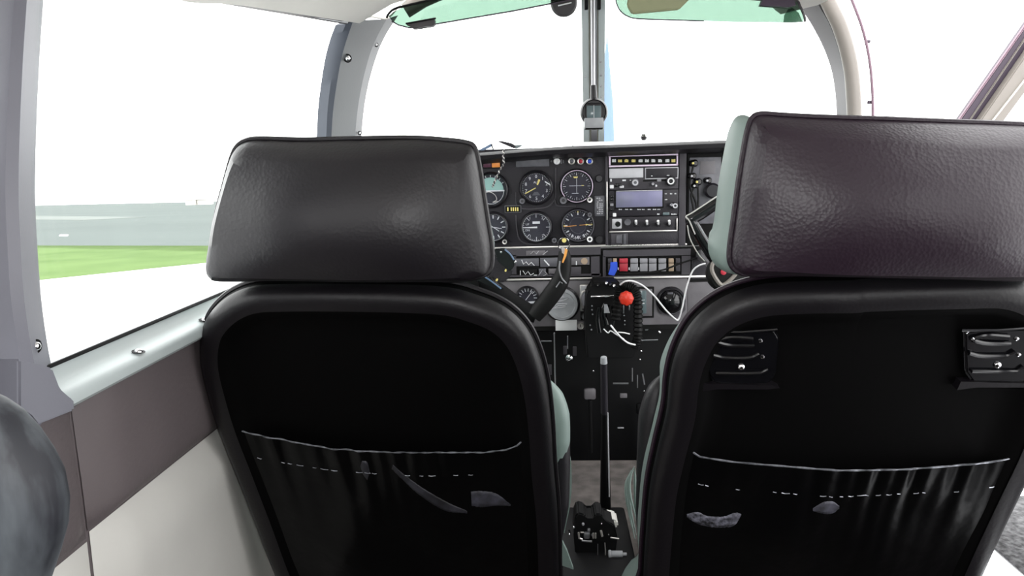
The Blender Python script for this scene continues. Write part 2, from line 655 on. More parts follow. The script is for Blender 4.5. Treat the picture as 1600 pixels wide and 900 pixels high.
bmr = [[V((2 * hubc.x - p.x - .0, 2 * YPR - p.y, 2 * hubc.z - p.z)) for p in s] for s in secs]
loft(bm, bmr, closed=True)
build('blade', bm, 'bluepaint', prop)
bm = B()
lathe(bm, (hubc.x, YPR - .1, hubc.z), (0, 1, 0), [(0, 0), (.13, 0), (.13, .1), (.11, .2), (.06, .32), (0, .38)], 32)
build('spinner', bm, 'wingpaint', prop)

# ================================================================== CABIN SHELL
XW = -0.54           # left upholstery plane
XR = 0.55
bm = B()
box(bm, (0, 0.95, -0.02), (1.14, 2.9, 0.04))
struct('floor', bm, 'carpet', smooth=False)
bm = B()
box(bm, (0, 2.42, 0.42), (1.14, 0.04, 0.9))
struct('wall_front', bm, 'black', smooth=False)
bm = B()
box(bm, (0, -0.52, 0.63), (1.14, 0.04, 1.36))
struct('wall_back', bm, 'wall_dark', smooth=False)

# left wall: dark upper vinyl, pale lower vinyl, seam
ZB = atx(155, 835, XW).z                # height where dark meets pale
seam = atx(150, 800, XW).y
wl = B()
box(wl, (XW - 0.03, 0.95, 0.36), (0.03, 2.9, 0.78))
wall_left = struct('wall_left', wl, 'wall_dark', smooth=False)


def wallpanel(name, y0, y1, z0, z1, m, th, tilt=0.0):
    b = B()

    def fn(u, v):
        y = y0 + (y1 - y0) * u
        z = z0 + (z1 - z0) * v
        e = min(u * (y1 - y0), (1 - u) * (y1 - y0), v * (z1 - z0), (1 - v) * (z1 - z0))
        puff = th * min(1, (max(e, 0) / 0.015)) ** 0.5
        return V((XW - 0.014 + puff + 0.002 * noise.noise(V((0, y * 5, z * 6))), y, z))
    grid(b, fn, 40, 16)
    return build(name, b, m, wall_left)


# dark panels, seam slopes a little with height like in the photograph
wallpanel('upper_panel', seam + 0.004, 1.9, ZB + 0.002, 0.76, 'wall_dark', 0.014)
wallpanel('upper_panel', -0.45, seam, ZB - 0.004, 0.76, 'wall_dark', 0.012)
wallpanel('lower_panel', seam + 0.006, 1.9, 0.02, ZB, 'wall_pale', 0.018)
wallpanel('lower_panel', -0.45, seam + 0.001, 0.02, ZB - 0.008, 'wall_pale', 0.015)

# right lower wall and door sill
bm = B()
box(bm, (XR + 0.015, -0.02, 0.38), (0.03, 0.96, 0.76))
box(bm, (XR + 0.015, 0.93, 0.16), (0.03, 0.98, 0.32))
box(bm, (XR + 0.015, 1.92, 0.42), (0.03, 1.02, 0.84))
struct('wall_right', bm, 'wall_dark', smooth=False)
bm = B()
box(bm, (XR + 0.01, 0.93, 0.33), (0.06, 0.96, 0.02), 0.006)
struct('trim_1', bm, 'wingpaint')

# ---- left window opening: sill, pillars, upper rail
y_b = atx(80, 568, XW - 0.01).y          # aft lower corner of the glass
zs = atx(80, 568, XW - 0.01).z
y_f = 1.44
y_s0 = y_b - .03
zs_f = atx(385, 440, XW - 0.01).z
yk = atx(385, 440, XW - 0.01).y


def sill_z(y):
    return zs + (zs_f - zs) * (y - y_b) / (yk - y_b)


# profile (dx inward from glass plane, dz below seal)
lipA = atx(100, 605, XW + 0.012)
prf = [(-0.02, -0.001), (0.0, -0.002), (0.003, -0.010), (0.007, -0.0145), (0.011, -0.016), (0.020, -0.0185), (0.026, -0.0205), (0.029, -0.025),
       (0.029, -0.033), (0.025, -0.037), (0.012, -0.038), (-0.02, -0.038)]
bm = B()
secs = []
for k in range(24):
    y = y_s0 + (1.62 - y_s0) * k / 23
    secs.append([V((XW - 0.01 + dx, y, sill_z(y) + dz)) for dx, dz in prf])
loft(bm, secs, closed=True)
struct('trim_2', bm, 'sill')
bm = B()
tube(bm, [V((XW - 0.008, y_s0 + (1.5 - y_s0) * k / 10, sill_z(y_s0 + (1.5 - y_s0) * k / 10) - 0.001)) for k in range(11)], 0.0022, 6)
struct('trim_3', bm, 'black')


def screw(p, nrm, r, parent=None, label='small dome screw', nm='screw'):
    b = B()
    n = V(nrm).normalized()
    lathe(b, V(p) - n * 0.001, n, [(r, 0), (r, r * .3), (r * .8, r * .65), (r * .45, r * .85), (0, r * .9)], 16)
    o = build(nm, b, 'chrome', parent)
    b = B()
    lathe(b, V(p) - n * 0.0008, n, [(r * 1.05, 0), (r * 1.5, 0.0004), (r * 1.5, 0.0009), (r * 1.05, 0.0011)], 20)
    build('washer', b, 'rubber', o if parent is not None and parent.parent is None else parent)
    return o


sill_obj = bpy.data.objects['trim_2']
for (px, py) in ((215, 537), (318, 488)):
    p = atx(px, py, XW + 0.012)
    screw((p.x, p.y, sill_z(p.y) - .017), (0.2, 0, 1), 0.0045, sill_obj)

# B pillar (aft of the left window)
edgeB = [(72, -60), (68, 0), (62, 90), (57, 200), (55, 300), (58, 380), (66, 480), (80, 570), (92, 612)]
ridgeB = [(46, -60), (42, 0), (36, 90), (31, 200), (29, 300), (32, 380), (38, 470), (52, 560), (66, 618)]
XP = XW
A = spline([atx(x, y, XP - .012) for x, y in edgeB], 4)
Rg = spline([atx(x, y, XP + 0.006) for x, y in ridgeB], 4)
bm = B()
strip(bm, A, Rg, V((-0.02, 0, 0)))
pb = struct('trim_4', bm, 'plastic')
bm = B()
back = [V((XP + 0.004, 0.40, p.z)) for p in Rg]
mid = [V((XP - 0.001, p.y - 0.006, p.z)) for p in Rg]
strip(bm, [V((p.x, p.y, p.z)) for p in Rg], mid, V((-0.02, 0, 0)))
strip(bm, mid, back, V((-0.02, 0, 0)))
build('pillar_face', bm, 'plastic', pb)
screw(atx(57, 541, XP + .0), (1, -.1, 0), 0.0042, pb)
# corner cover at the foot of the pillar
bm = B()
pts = [atx(x, y, XP + 0.026) for x, y in ((30, 560), (84, 575), (92, 604), (94, 613), (117, 624), (118, 641), (58, 665), (52, 645), (30, 640))]
prism(bm, pts, V((-0.03, 0, 0)))
bmesh.ops.bevel(bm, geom=[e for e in bm.edges], offset=0.002, segments=2, affect='EDGES')
build('corner_cover', bm, 'plastic', pb)
bm = B()
box(bm, (XP + 0.002, 0.09, atx(40, 650, XP).z + 0.006), (0.024, 1.0, 0.035), 0.008)
build('rear_sill', bm, 'plastic', pb)

# rear quarter pillars and rails behind the camera (light the cabin through rear side windows)
for sx, nm in ((-1, 'trim_5'), (1, 'trim_6')):
    bm = B()
    box(bm, (sx * 0.565, -0.45, 0.98), (0.04, 0.14, 0.5), 0.006)
    if sx > 0:
        box(bm, (sx * 0.565, 0.42, 0.96), (0.04, 0.10, 0.44), 0.01)
        box(bm, (sx * 0.55, -0.03, 1.20), (0.05, 0.98, 0.12), 0.01)
    else:
        box(bm, (sx * 0.565, 0.49, 0.96), (0.04, 0.12, 0.5), 0.01)
    struct(nm, bm, 'plastic')

# A pillar left: band between side window and windscreen, follows the hoop of the fuselage
aft = spline([at(505, 330, 1.42), at(510, 210, 1.42), at(513, 160, 1.42), at(522, 98, 1.415), at(531, 62, 1.41), at(540, 38, 1.40)], 5)
aft2 = spline([at(512, 330, 1.425), at(518, 210, 1.425), at(522, 160, 1.425), at(532, 98, 1.42), at(541, 64, 1.415), at(552, 32, 1.405)], 5)
fore = spline([at(548, 330, 1.54), at(555, 210, 1.54), at(562, 150, 1.54), at(574, 98, 1.54), at(586, 64, 1.54), at(604, 30, 1.54)], 5)
fore2 = spline([at(556, 330, 1.60), at(565, 210, 1.60), at(572, 150, 1.60), at(585, 98, 1.60), at(600, 60, 1.60), at(622, 24, 1.60)], 5)
bm = B()
strip(bm, aft2, fore, V((-0.02, 0.0, 0)))
pa = struct('trim_7', bm, 'plastic2')
bm = B()
strip(bm, aft, aft2, V((-0.02, 0.004, 0.0)))
build('window_edge', bm, 'edge_grey', pa)
bm = B()
strip(bm, fore, fore2, V((-0.012, 0.01, 0)))
build('windscreen_edge', bm, 'plastic2', pa)
screw(at(543, 91, 1.435), (.6, -1, 0), 0.0055, pa)
screw(at(588, 70, 1.56), (.6, -1, 0), 0.003, pa)
screw(at(562, 208, 1.56), (.6, -1, 0), 0.003, pa)
bm = B()
box(bm, (-0.55, 1.80, 0.86), (0.02, 0.50, 0.2))
build('cheek_panel', bm, 'plastic2', pa)

# upper rail above left window
r0 = at(540, 38, 1.40)
r1 = atx(310, 0, -0.545)
r2 = r1 + (r1 - r0) * 0.35
r3 = V((-0.55, 0.40, r2.z - .01))
q0 = at(556, 30, 1.42)
q1 = atx(375, 0, -0.50)
q2 = q1 + (q1 - q0) * 0.45
q3 = V((-0.49, 0.40, q2.z + 0.01))
bm = B()
strip(bm, spline([r0, r1, r2, r3, V((-.55, -.5, r3.z))], 4), spline([q0, q1, q2, q3, V((-.49, -.5, q3.z))], 4), V((-0.01, 0, 0.02)))
struct('trim_8', bm, 'warm_grey')
# ceiling: arched headliner from rail to rail
hl = spline([q0, q1, q2, q3, V((-.49, -.5, q3.z))], 4)
bm = B()
secs = []
for i, p in enumerate(hl):
    sec = []
    xr = 0.395 if p.y > .5 else 0.5
    yfr = p.y + (0.16 if i == 0 else 0)
    for k in range(17):
        t = k / 16
        x = p.x + (xr - p.x) * t
        arch = 0.135 * (1 - (2 * t - 1) ** 2) ** 0.8
        y = p.y + (0.17 * min(1, t * 5) if p.y > 1.2 else 0.0)
        zz = p.z + arch + (0.02 * t)
        sec.append(V((x, y, zz)))
    secs.append(sec)
loft(bm, secs)
ce = struct('ceiling', bm, 'liner')
sd = ce.modifiers.new('s', 'SOLIDIFY')
sd.thickness = -0.02
sd.offset = 0
# outer roof so that no light comes down round the headliner edges
bm = B()
rl_ = spline([r0, r1, r2, r3, V((-.55, -.5, r3.z))], 4)
loft(bm, [[p + V((-.006, 0, .006)), p + V((0.03, 0, 0.085))] + [V((x, p.y, z)) for x, z in ((-.36, 1.36), (0, 1.43), (.36, 1.40), (.41, 1.36))] for p in rl_])
rf = struct('roof', bm, 'wingpaint')
sd = rf.modifiers.new('s', 'SOLIDIFY')
sd.thickness = 0.012
# piping where headliner meets the hoop
bm = B()
tube(bm, spline([at(548, 34, 1.41), at(553, 30, 1.42), at(580, 26, 1.48), at(605, 28, 1.54), at(625, 8, 1.545), at(650, -12, 1.55)], 6), 0.0022, 6)
struct('trim_9', bm, 'liner')

# right hoop pillar
inn = spline([at(1215, -22, 1.60), at(1248, 10, 1.60), at(1270, 42, 1.60), at(1291, 85, 1.60), at(1303, 130, 1.60), at(1308, 200, 1.60), at(1308, 330, 1.60)], 5)
m1 = spline([at(1262, -22, 1.52), at(1280, 10, 1.52), at(1298, 42, 1.52), at(1312, 85, 1.52), at(1320, 130, 1.52), at(1324, 200, 1.52), at(1324, 330, 1.52)], 5)
bm = B()
strip(bm, inn, m1, V((0.02, 0.01, 0)))
pr = struct('trim_10', bm, 'warm_grey')
cl = spline([at(1280, -22, 1.51), at(1294, 10, 1.51), at(1309, 42, 1.51), at(1322, 85, 1.51), at(1329, 130, 1.51), at(1332, 200, 1.51), at(1332, 330, 1.51)], 5)
bm = B()
tube(bm, [p + V((.004, 0, 0)) for p in cl], 0.0138, 14)
build('pillar_tube', bm, 'beige', pr, label='rounded beige tube along the pillar')
ol = spline([at(1322, -22, 1.49), at(1335, 10, 1.49), at(1348, 46, 1.49), at(1358, 90, 1.49), at(1363, 140, 1.49), at(1364, 200, 1.49), at(1364, 330, 1.49)], 5)
bm = B()
tube(bm, ol, 0.0028, 8)
build('door_seal', bm, 'pink', pr)
for (px, py) in ((1358, 65), (1360, 160)):
    bm = B()
    c = at(px - 4, py, 1.495)
    box(bm, c + V((.003, 0, 0)), (0.007, 0.006, 0.006), 0.001)
    build('seal_clip', bm, 'purple_dark', pr)
screw(at(1292, 57, 1.575), (-.5, -1, 0), 0.0028, pr)
bm = B()
box(bm, (0.56, 1.80, 0.86), (0.02, 0.50, 0.2))
build('cheek_panel', bm, 'warm_grey', pr)
# windscreen header hoop (just above the frame)
bm = B()
hp = []
for k in range(21):
    t = k / 20
    a = V(at(632, 14, 1.58))
    b = V(at(1215, -22, 1.60))
    p = a.lerp(b, t)
    p.z += 0.075 * (1 - (2 * t - 1) ** 2) ** .8
    hp.append(p)
tube(bm, hp, 0.02, 10)
struct('trim_11', bm, 'beige')

# ---- glass panes
def pane(name, quad, m='pane'):
    b = B()
    a, c, d, e = [V(q) for q in quad]
    grid(b, lambda u, v: (a.lerp(c, u)).lerp(e.lerp(d, u), v), 8, 8)
    o = struct(name, b, m)
    s = o.modifiers.new('s', 'SOLIDIFY')
    s.thickness = 0.003
    return o


pane('window_1', [(XW - .012, y_b - .04, zs - .01), (XW - .02, 1.44, sill_z(1.44)), (-0.52, 1.42, r0.z), (-0.55, y_b - .04, r2.z)])
pane('window_2', [(-0.49, 1.60, 0.97), (-0.005, 1.90, 0.99), (-0.005, 1.64, 1.36), (-0.34, 1.60, 1.27)])
pane('window_3', [(0.005, 1.90, 0.99), (0.545, 1.60, 0.97), (0.40, 1.60, 1.27), (0.005, 1.64, 1.36)])

# ---- centre post with compass
pb0, pt0 = at(928, 222, 1.78), at(926, -40, 1.62)
postv = pt0 - pb0


def postpt(t, dx=0, dy=0):
    return pb0 + postv * t + V((dx, dy, 0))


def postw(xl0, xr0, xl1, xr1, dy, th):
    """band on the post: px limits at the foot (y=222) and the top (y=-40)"""
    b = B()
    A = [at(xl0, 222, 1.78 + dy), at(xl1, -40, 1.62 + dy)]
    C = [at(xr0, 222, 1.78 + dy), at(xr1, -40, 1.62 + dy)]
    n = 8
    strip(b, [A[0].lerp(A[1], k / n) for k in range(n + 1)], [C[0].lerp(C[1], k / n) for k in range(n + 1)], V((0, th, 0)))
    return b


post = struct('trim_12', postw(912, 944, 908, 946, 0.0, 0.02), 'postpaint')
post['label'] = 'pale centre post of the windscreen'
build('post_channel', postw(912, 921, 908, 919, -0.006, 0.006), 'sill', post)
build('post_channel', postw(935, 944, 935, 946, -0.006, 0.006), 'sill', post)
build('wire_conduit', postw(924, 933, 922, 933, -0.012, 0.011), 'steel', post)
for (x0, x1) in ((913.5, 919), (933.5, 939)):
    b = B()
    pxbox(b, x0, -8, x1, 14, 1.625, 0.012, 0.001)
    build('cable_clip', b, 'black', post)
for (px, py) in ((938, 98), (939, 118), (939, 135), (940, 152), (915, 120)):
    b = B()
    p = at(px, py, 1.70)
    lathe(b, p, (0, -1, 0), [(0, .012), (.0018, .012), (.0018, -.004)], 8)
    build('rivet', b, 'steel', post)

CY = 1.62
cc = at(928, 175, CY)
comp = thing('compass', (cc.x, CY, cc.z - .03), 'round black magnetic compass hanging on the windscreen centre post', 'compass')
bm = B()
rr = 21 / F * CY
lathe(bm, (cc.x, CY, cc.z), (0, -1, 0), [(0, -.045), (rr * .7, -.045), (rr * .97, -.02), (rr, 0), (rr * .96, .008), (rr * .86, .012), (rr * .8, .006), (0, .006)], 40)
build('case', bm, 'bezel', comp)
bm = B()
pxbox(bm, 914.5, 161, 941, 185, CY - .0125, 0.010, 0.003)
cw = build('window_frame', bm, 'bezel', comp)
bm = B()
pxbox(bm, 917, 165, 939, 184, CY - .0135, 0.002, 0.0005)
build('lens', bm, 'lcd2', cw, label='dark glass window over the card')
bm = B()
p = at(928, 174, CY - .015)
box(bm, p, (.0008, .001, .026))
build('lubber_line', bm, 'mark', cw)
bm = B()
pxbox(bm, 913.5, 184, 943, 200, CY - .02, 0.03, 0.0015)
build('card_holder', bm, 'vent', comp, label='pale grey box below the compass window')
bm = B()
pxbox(bm, 914.5, 199.5, 942, 202, CY - .019, 0.028, 0.0005)
build('holder_base', bm, 'black', comp)
bm = B()
tp = at(927, 133, CY)
cyl(bm, at(928, 157, CY), tp, 0.0076, 16, 0.0062)
build('mount_sleeve', bm, 'bezel', comp)
bm = B()
cyl(bm, tp + V((0, 0, -.004)), at(926, -30, 1.605), 0.0042, 12)
build('mount_rod', bm, 'steel', comp)

# ---- sun visors (green translucent plastic)
def visor(name, pts, Y, label, tiltx=0.0):
    v = thing(name, at(pts[0][0], pts[0][1], Y), label, 'visor')
    b = B()
    P = [at(x, y, Y) for x, y in pts]
    prism(b, P, V((0, 0.003, 0)))
    build('visor_blade', b, 'visor', v)
    return v


VL = 1.42
vl = visor('sun_visor', [(607, 25), (612, 32), (622, 38), (640, 43), (682, 37), (740, 27), (800, 17), (862, 5), (905, -4), (905, -30), (740, -30), (660, 3), (632, 10), (614, 19)], VL,
           'green translucent sun visor hanging at the top left of the windscreen')
bm = B()
tube(bm, [at(x, y, VL + .0015) for x, y in ((612, 33), (622, 39), (640, 43.6), (682, 37.6), (740, 27.6), (800, 17.6), (862, 5.6), (905, -3.4))], 0.0013, 6)
build('visor_edge', bm, 'purple_dark', vl)
bm = B()
tube(bm, spline([at(x, y, VL - .002) for x, y in ((604, 28), (607, 22), (616, 14), (634, 9), (660, 3), (690, -4))], 5), 0.0022, 6)
build('visor_rod', bm, 'black', vl)
bm = B()
prism(bm, [at(x, y, VL - .008) for x, y in ((634, 38), (679, 29), (679, 38), (677, 40), (656, 42), (646, 45), (642, 41))], V((0, .016, 0)))
bmesh.ops.bevel(bm, geom=list(bm.edges), offset=0.0012, segments=2, affect='EDGES')
clip = build('visor_clip', bm, 'warm_grey', vl, label='plum-grey plastic clip')
bm = B()
tube(bm, [at(634, 37, VL - .010), at(681, 28.5, VL - .010)], 0.0016, 6)
build('clip_edge', bm, 'black', clip)
vr = visor('sun_visor', [(960, -20), (963, 4), (970, 18), (982, 26), (1000, 29), (1060, 31), (1150, 34), (1240, 35), (1255, 34), (1257, 24), (1250, 8), (1238, -20)], VL,
           'green translucent sun visor hanging at the top right of the windscreen')
bm = B()
tube(bm, spline([at(x, y, VL + .0015) for x, y in ((960, -20), (963, 4), (970, 18), (982, 26), (1000, 29.6), (1060, 31.6), (1100, 33))], 3), 0.0011, 6)
build('visor_edge', bm, 'purple_dark', vr)
bm = B()
prism(bm, [at(x, y, VL - .016) for x, y in ((985, -30), (980, 8), (988, 21), (1062, 14), (1082, -6), (1090, -30))], V((0, .012, 0)))
bmesh.ops.bevel(bm, geom=list(bm.edges), offset=0.002, segments=2, affect='EDGES')
build('mirror_pad', bm, 'olive', vr, label='olive pad fixed to the visor')  # darker zone of the visor, added as a solid olive piece
bm = B()
prism(bm, [at(x, y, VL - .006) for x, y in ((1193, -4), (1240, -2), (1244, 8), (1232, 11), (1188, 8))], V((0, .014, 0)))
build('visor_clip', bm, 'purple_dark', vr)
bm = B()
tube(bm, spline([at(x, y, VL - .002) for x, y in ((1120, -8), (1185, -1), (1240, 0), (1250, 10), (1257, 26), (1258, 34))], 4), 0.0024, 6)
build('visor_rod', bm, 'warm_grey', vr)
bm = B()
prism(bm, [at(x, y, VL + .004) for x, y in ((1225, 35), (1226, 24), (1232, 14), (1238, 12), (1248, 20), (1254, 34))], V((0, .003, 0)))
build('corner_plate', bm, 'visor', vr)
# outside air temperature gauge, round, pushed through the windscreen top
OY = 1.5
oc = at(881, 5, OY)
oat = thing('temperature_gauge', (oc.x, OY, oc.z - .02), 'small round dark grey gauge at the windscreen top left of the post', 'gauge')
bm = B()
r = 20 / F * OY
lathe(bm, oc, (0, -1, 0), [(0, -.02), (r * .5, -.02), (r * .9, -.008), (r, 0), (r * .96, .006), (r * .85, .009), (0, .009)], 36)
build('case', bm, 'warm_grey', oat)
bm = B()
a, b_ = at(872, 9, OY - .011), at(893, 4, OY - .011)
tube(bm, [a, b_], 0.0012, 6)
build('pointer', bm, 'mark', oat)

# ================================================================== INSTRUMENT PANEL
YP = 1.55
ztop = at(925, 229, YP).z
zrow1 = at(925, 385, YP).z
panel = thing('instrument_panel', (0, YP, zrow1), 'black instrument panel across the cabin behind the two front seats', 'panel')
bm = B()
box(bm, (0.0, YP + 0.012, (ztop + zrow1) / 2), (1.06, 0.02, ztop - zrow1), 0.002)
build('panel_face', bm, 'panel', panel)
# recessed right section with grey plate
bm = B()
pxbox(bm, 1073, 240, 1150, 384, YP - 0.004, 0.008, 0.001)
build('glovebox_opening', bm, 'hole', panel)
bm = B()
pxbox(bm, 1077, 246, 1126, 350, YP - 0.006, 0.004, 0.001)
rp = build('radio_mount_plate', bm, 'placard', panel)
bm = B()
pxbox(bm, 1094, 252, 1117, 272, YP - 0.007, 0.002, 0.0004)
build('placard', bm, 'panel3', rp)
# glareshield: lip, deck, light windscreen base trim
bm = B()
n = 24
topc, botc = [], []
for k in range(n + 1):
    x = -0.53 + 1.06 * k / n
    dz = -0.009 - 0.028 * max(0, (-x - 0.05) / 0.48) ** 1.2 + 0.006 * max(0, x) / .5
    topc.append((x, dz))
secs = [[V((x, 1.495, ztop - .004 + dz)) for x, dz in topc], [V((x, 1.492, ztop + .004 + dz)) for x, dz in topc],
        [V((x, 1.50, ztop + .010 + dz)) for x, dz in topc], [V((x, 1.55, ztop + .011 + dz)) for x, dz in topc],
        [V((x, 1.90 - abs(x) * .45, ztop + .006 + dz)) for x, dz in topc], [V((x, 1.90 - abs(x) * .45, ztop - .02 + dz)) for x, dz in topc],
        [V((x, 1.53, ztop - .012 + dz)) for x, dz in topc], [V((x, 1.495, ztop - .004 + dz)) for x, dz in topc]]
loft(bm, secs)
gs = build('glareshield', bm, 'leather', panel, label='black padded glareshield')
bm = B()
strip(bm, [at(x, y, 1.70) for x, y in ((893, 224), (906, 222), (960, 221), (1040, 220), (1110, 219))],
      [at(x, y, 1.68) for x, y in ((897, 228), (910, 229), (960, 227.5), (1040, 226), (1105, 220.5))], V((0, .02, -.004)))
build('windscreen_base_trim', bm, 'white', panel, label='white strip at the foot of the windscreen')
bm = B()
b0 = at(1006, 214, 1.62)
lathe(bm, b0, (0, 0, 1), [(0, -.008), (.005, -.0062), (.0078, 0), (.005, .0062), (0, .008)], 16)
cyl(bm, b0 + V((0, 0, -.02)), b0 + V((0, 0, -.006)), .003, 8)
lathe(bm, b0 + V((0, 0, -.02)), (0, 0, 1), [(0, 0), (.008, 0), (.006, .004), (0, .005)], 16)
ball = build('ball_stud', bm, 'chrome', panel)
# silver strips
bm = B()
pxbox(bm, 560, 385.4, 1071, 388.4, YP - .004, .005, .0006)
build('silver_strip', bm, 'silver', panel)
# radio bay frame
bm = B()
pxbox(bm, 946, 240, 950, 384, YP - .006, .008, .0008)
build('radio_bay_side', bm, 'panel2', panel)
bm = B()
pxbox(bm, 1061, 240, 1072, 384, YP - .006, .008, .0008)
build('radio_bay_side', bm, 'panel2', panel)
bm = B()
pxbox(bm, 947.6, 284, 949.4, 344, YP - .009, .003, .0004)
build('bay_edge', bm, 'silver', panel)
bm = B()
pxbox(bm, 948, 362, 1071, 384, YP - .004, .006, .0008)
build('bay_lower_plate', bm, 'panel', panel)
bm = B()
pxbox(bm, 955, 365, 981, 382, YP - .007, .004, .0006)
bb = build('bay_placard', bm, 'panel2', panel)
bm = B()
pxbox(bm, 963, 367, 972, 380, YP - .009, .003, .0004)
pxbox(bm, 974, 366, 978, 381, YP - .009, .003, .0004)
build('placard_insert', bm, 'placard', bb)
# raised moulding lips round the gauge group
for pts in (((806, 300), (807, 318), (814, 326), (840, 326), (858, 322), (868, 310)), ((806, 336), (808, 360), (812, 374), (824, 381), (846, 381)),
            ((868, 262), (868, 300), (868, 318), (876, 322), (900, 322)), ((857, 272), (862, 292), (858, 312))):
    bm = B()
    tube(bm, spline([at(x, y, YP + .001) for x, y in pts], 6), .0018, 6)
    build('moulding', bm, 'panel2', panel)
# blank hole plugs
for (px, py, r) in ((936, 279, 6), (936, 374, 6.5)):
    bm = B()
    lathe(bm, at(px, py, YP + .002), (0, -1, 0), [(r / F * YP, 0), (r / F * YP, .004), (r / F * YP * .8, .0055), (0, .0055)], 24)
    build('hole_plug', bm, 'bezel', panel)
bm = B()
pxbox(bm, 929, 306, 945, 338, YP - .001, .004, .0006)
pl = build('placard', bm, 'placard', panel)
bm = B()
for i in range(9):
    for j in range(3):
        if random.random() < .8:
            pxbox(bm, 932 + j * 3.6 + random.random(), 309 + i * 3.0, 934 + j * 3.6 + random.random() * 1.5, 310.4 + i * 3.0, YP - .002, .001)
build('placard_print', bm, 'plate_lt', pl, smooth=False)
bm = B()
pxbox(bm, 806, 240.5, 858, 260.5, YP - .001, .004, .0006)
build('placard', bm, 'placard', panel, label='plain grey name placard')
# annunciator lamps
bm = B()
pxbox(bm, 744, 246, 782.5, 263.5, YP + .0, .003, .0006)
an = build('annunciator_frame', bm, 'hole', panel)
bm = B()
pxbox(bm, 768.5, 248, 781, 261.5, YP - .002, .003, .0008)
build('amber_lamp', bm, 'amber', an, label='bright orange square warning lamp')
bm = B()
pxbox(bm, 755, 248, 767.5, 261.5, YP - .002, .003, .0008)
build('maroon_lamp', bm, 'maroon', an)
# three indicator lamps and key switch
for (px, c, nm, lb) in ((893, 'placard', 'indicator_lamp', 'grey indicator lamp'), (907, 'redswitch', 'indicator_lamp', 'red indicator lamp'), (921, 'blue', 'indicator_lamp', 'blue indicator lamp')):
    bm = B()
    p = at(px, 252, YP)
    r = 5.4 / F * YP
    lathe(bm, p, (0, -1, 0), [(r * .6, 0), (r, 0), (r, .005), (r * .85, .007), (r * .62, .0065), (r * .6, .004)], 24)
    rg = build(nm, bm, 'silver', panel, label=lb)
    bm = B()
    lathe(bm, p, (0, -1, 0), [(r * .62, 0.001), (r * .6, .005), (r * .35, .008), (0, .009)], 20)
    build('lens', bm, c, rg)
bm = B()
p = at(870, 252, YP)
lathe(bm, p, (0, -1, 0), [(.004, 0), (.0068, 0), (.0068, .006), (.0055, .008), (.0035, .008), (.003, .004), (0, .004)], 24)
build('jack_socket', bm, 'white', panel)
bm = B()
for (x0, x1, y0, y1) in ((860, 863, 251.5, 252.5), (861, 862, 250.4, 253.6), (876, 878, 249, 256), (879.5, 881, 250, 255)):
    pxbox(bm, x0, y0, x1, y1, YP - .0005, .001)
build('socket_print', bm, 'placard', panel, smooth=False)


# ---------------- gauges
def gauge(name, px, py, rp, label, face='dial', ring=None, cat='gauge', Y=YP, depth=.010):
    c = at(px, py, Y)
    r = rp / F * (Y / 1.0) * 1.0
    g = thing(name, (c.x, Y, c.z - r), label, cat)
    b = B()
    lathe(b, c, (0, -1, 0), [(r * 1.13, 0), (r * 1.12, depth * .5), (r * 1.07, depth * .85), (r * 1.0, depth), (r * .95, depth * .7), (r * .93, depth * .2), (r * .93, 0)], 48)
    build('bezel', b, 'bezel', g)
    b = B()
    lathe(b, c, (0, -1, 0), [(0, 0), (0, depth * .15), (r * .94, depth * .15), (r * .94, 0)], 48)
    build('dial', b, face, g)
    if ring:
        b = B()
        lathe(b, c, (0, -1, 0), [(r * .97, depth * .8), (r * 1.0, depth * 1.06), (r * 1.03, depth * .95)], 48)
        build('bright_ring', b, ring, g)
    b = B()
    lathe(b, c, (0, -1, 0), [(0, depth * .62), (r * .945, depth * .62)], 40)
    build('cover_glass', b, 'dialglass', g)
    return g, c, r, Y - depth * .2


def ticks(b, c, r, yf, n, r0, r1, w, a0=0.0, a1=2 * PI, closed=True):
    for k in range(n + (0 if closed else 1)):
        a = a0 + (a1 - a0) * k / n
        m = Matrix.Translation(V((c.x, yf - .0006, c.z))) @ Matrix.Rotation(a, 4, 'Y')
        t = bmesh.new()
        bmesh.ops.create_cube(t, size=1)
        for v in t.verts:
            v.co = V((v.co.x * w, v.co.y * .0006, (r0 + r1) / 2 * r + v.co.z * (r1 - r0) * r))
        merge(b, t, m)


def pointer(b, c, r, yf, ang, l0, l1, w0, w1, off=.0015):
    m = Matrix.Translation(V((c.x, yf - off, c.z))) @ Matrix.Rotation(ang, 4, 'Y')
    pts = [V((-w0 / 2, 0, l0 * r)), V((w0 / 2, 0, l0 * r)), V((w1 / 2, 0, l1 * r)), V((-w1 / 2, 0, l1 * r))]
    prism(b, [m @ p for p in pts], V((0, .0008, 0)))


def knob(g, px, py, r, Y=YP, m='bezel', cap=None, name='knob', label=None):
    b = B()
    c = at(px, py, Y)
    R = r / F * Y
    lathe(b, c, (0, -1, 0), [(R * .6, 0), (R, .002), (R, .009), (R * .88, .0115), (R * .3, .012), (0, .0115)], 20)
    o = build(name, b, m, g, **({'label': label} if label else {}))
    if cap:
        b = B()
        lathe(b, c + V((0, -.0105, 0)), (0, -1, 0), [(R * .4, 0), (R * .75, .0012), (R * .72, .0022), (R * .38, .002)], 20)
        build('knob_ring', b, cap, o)
    return o


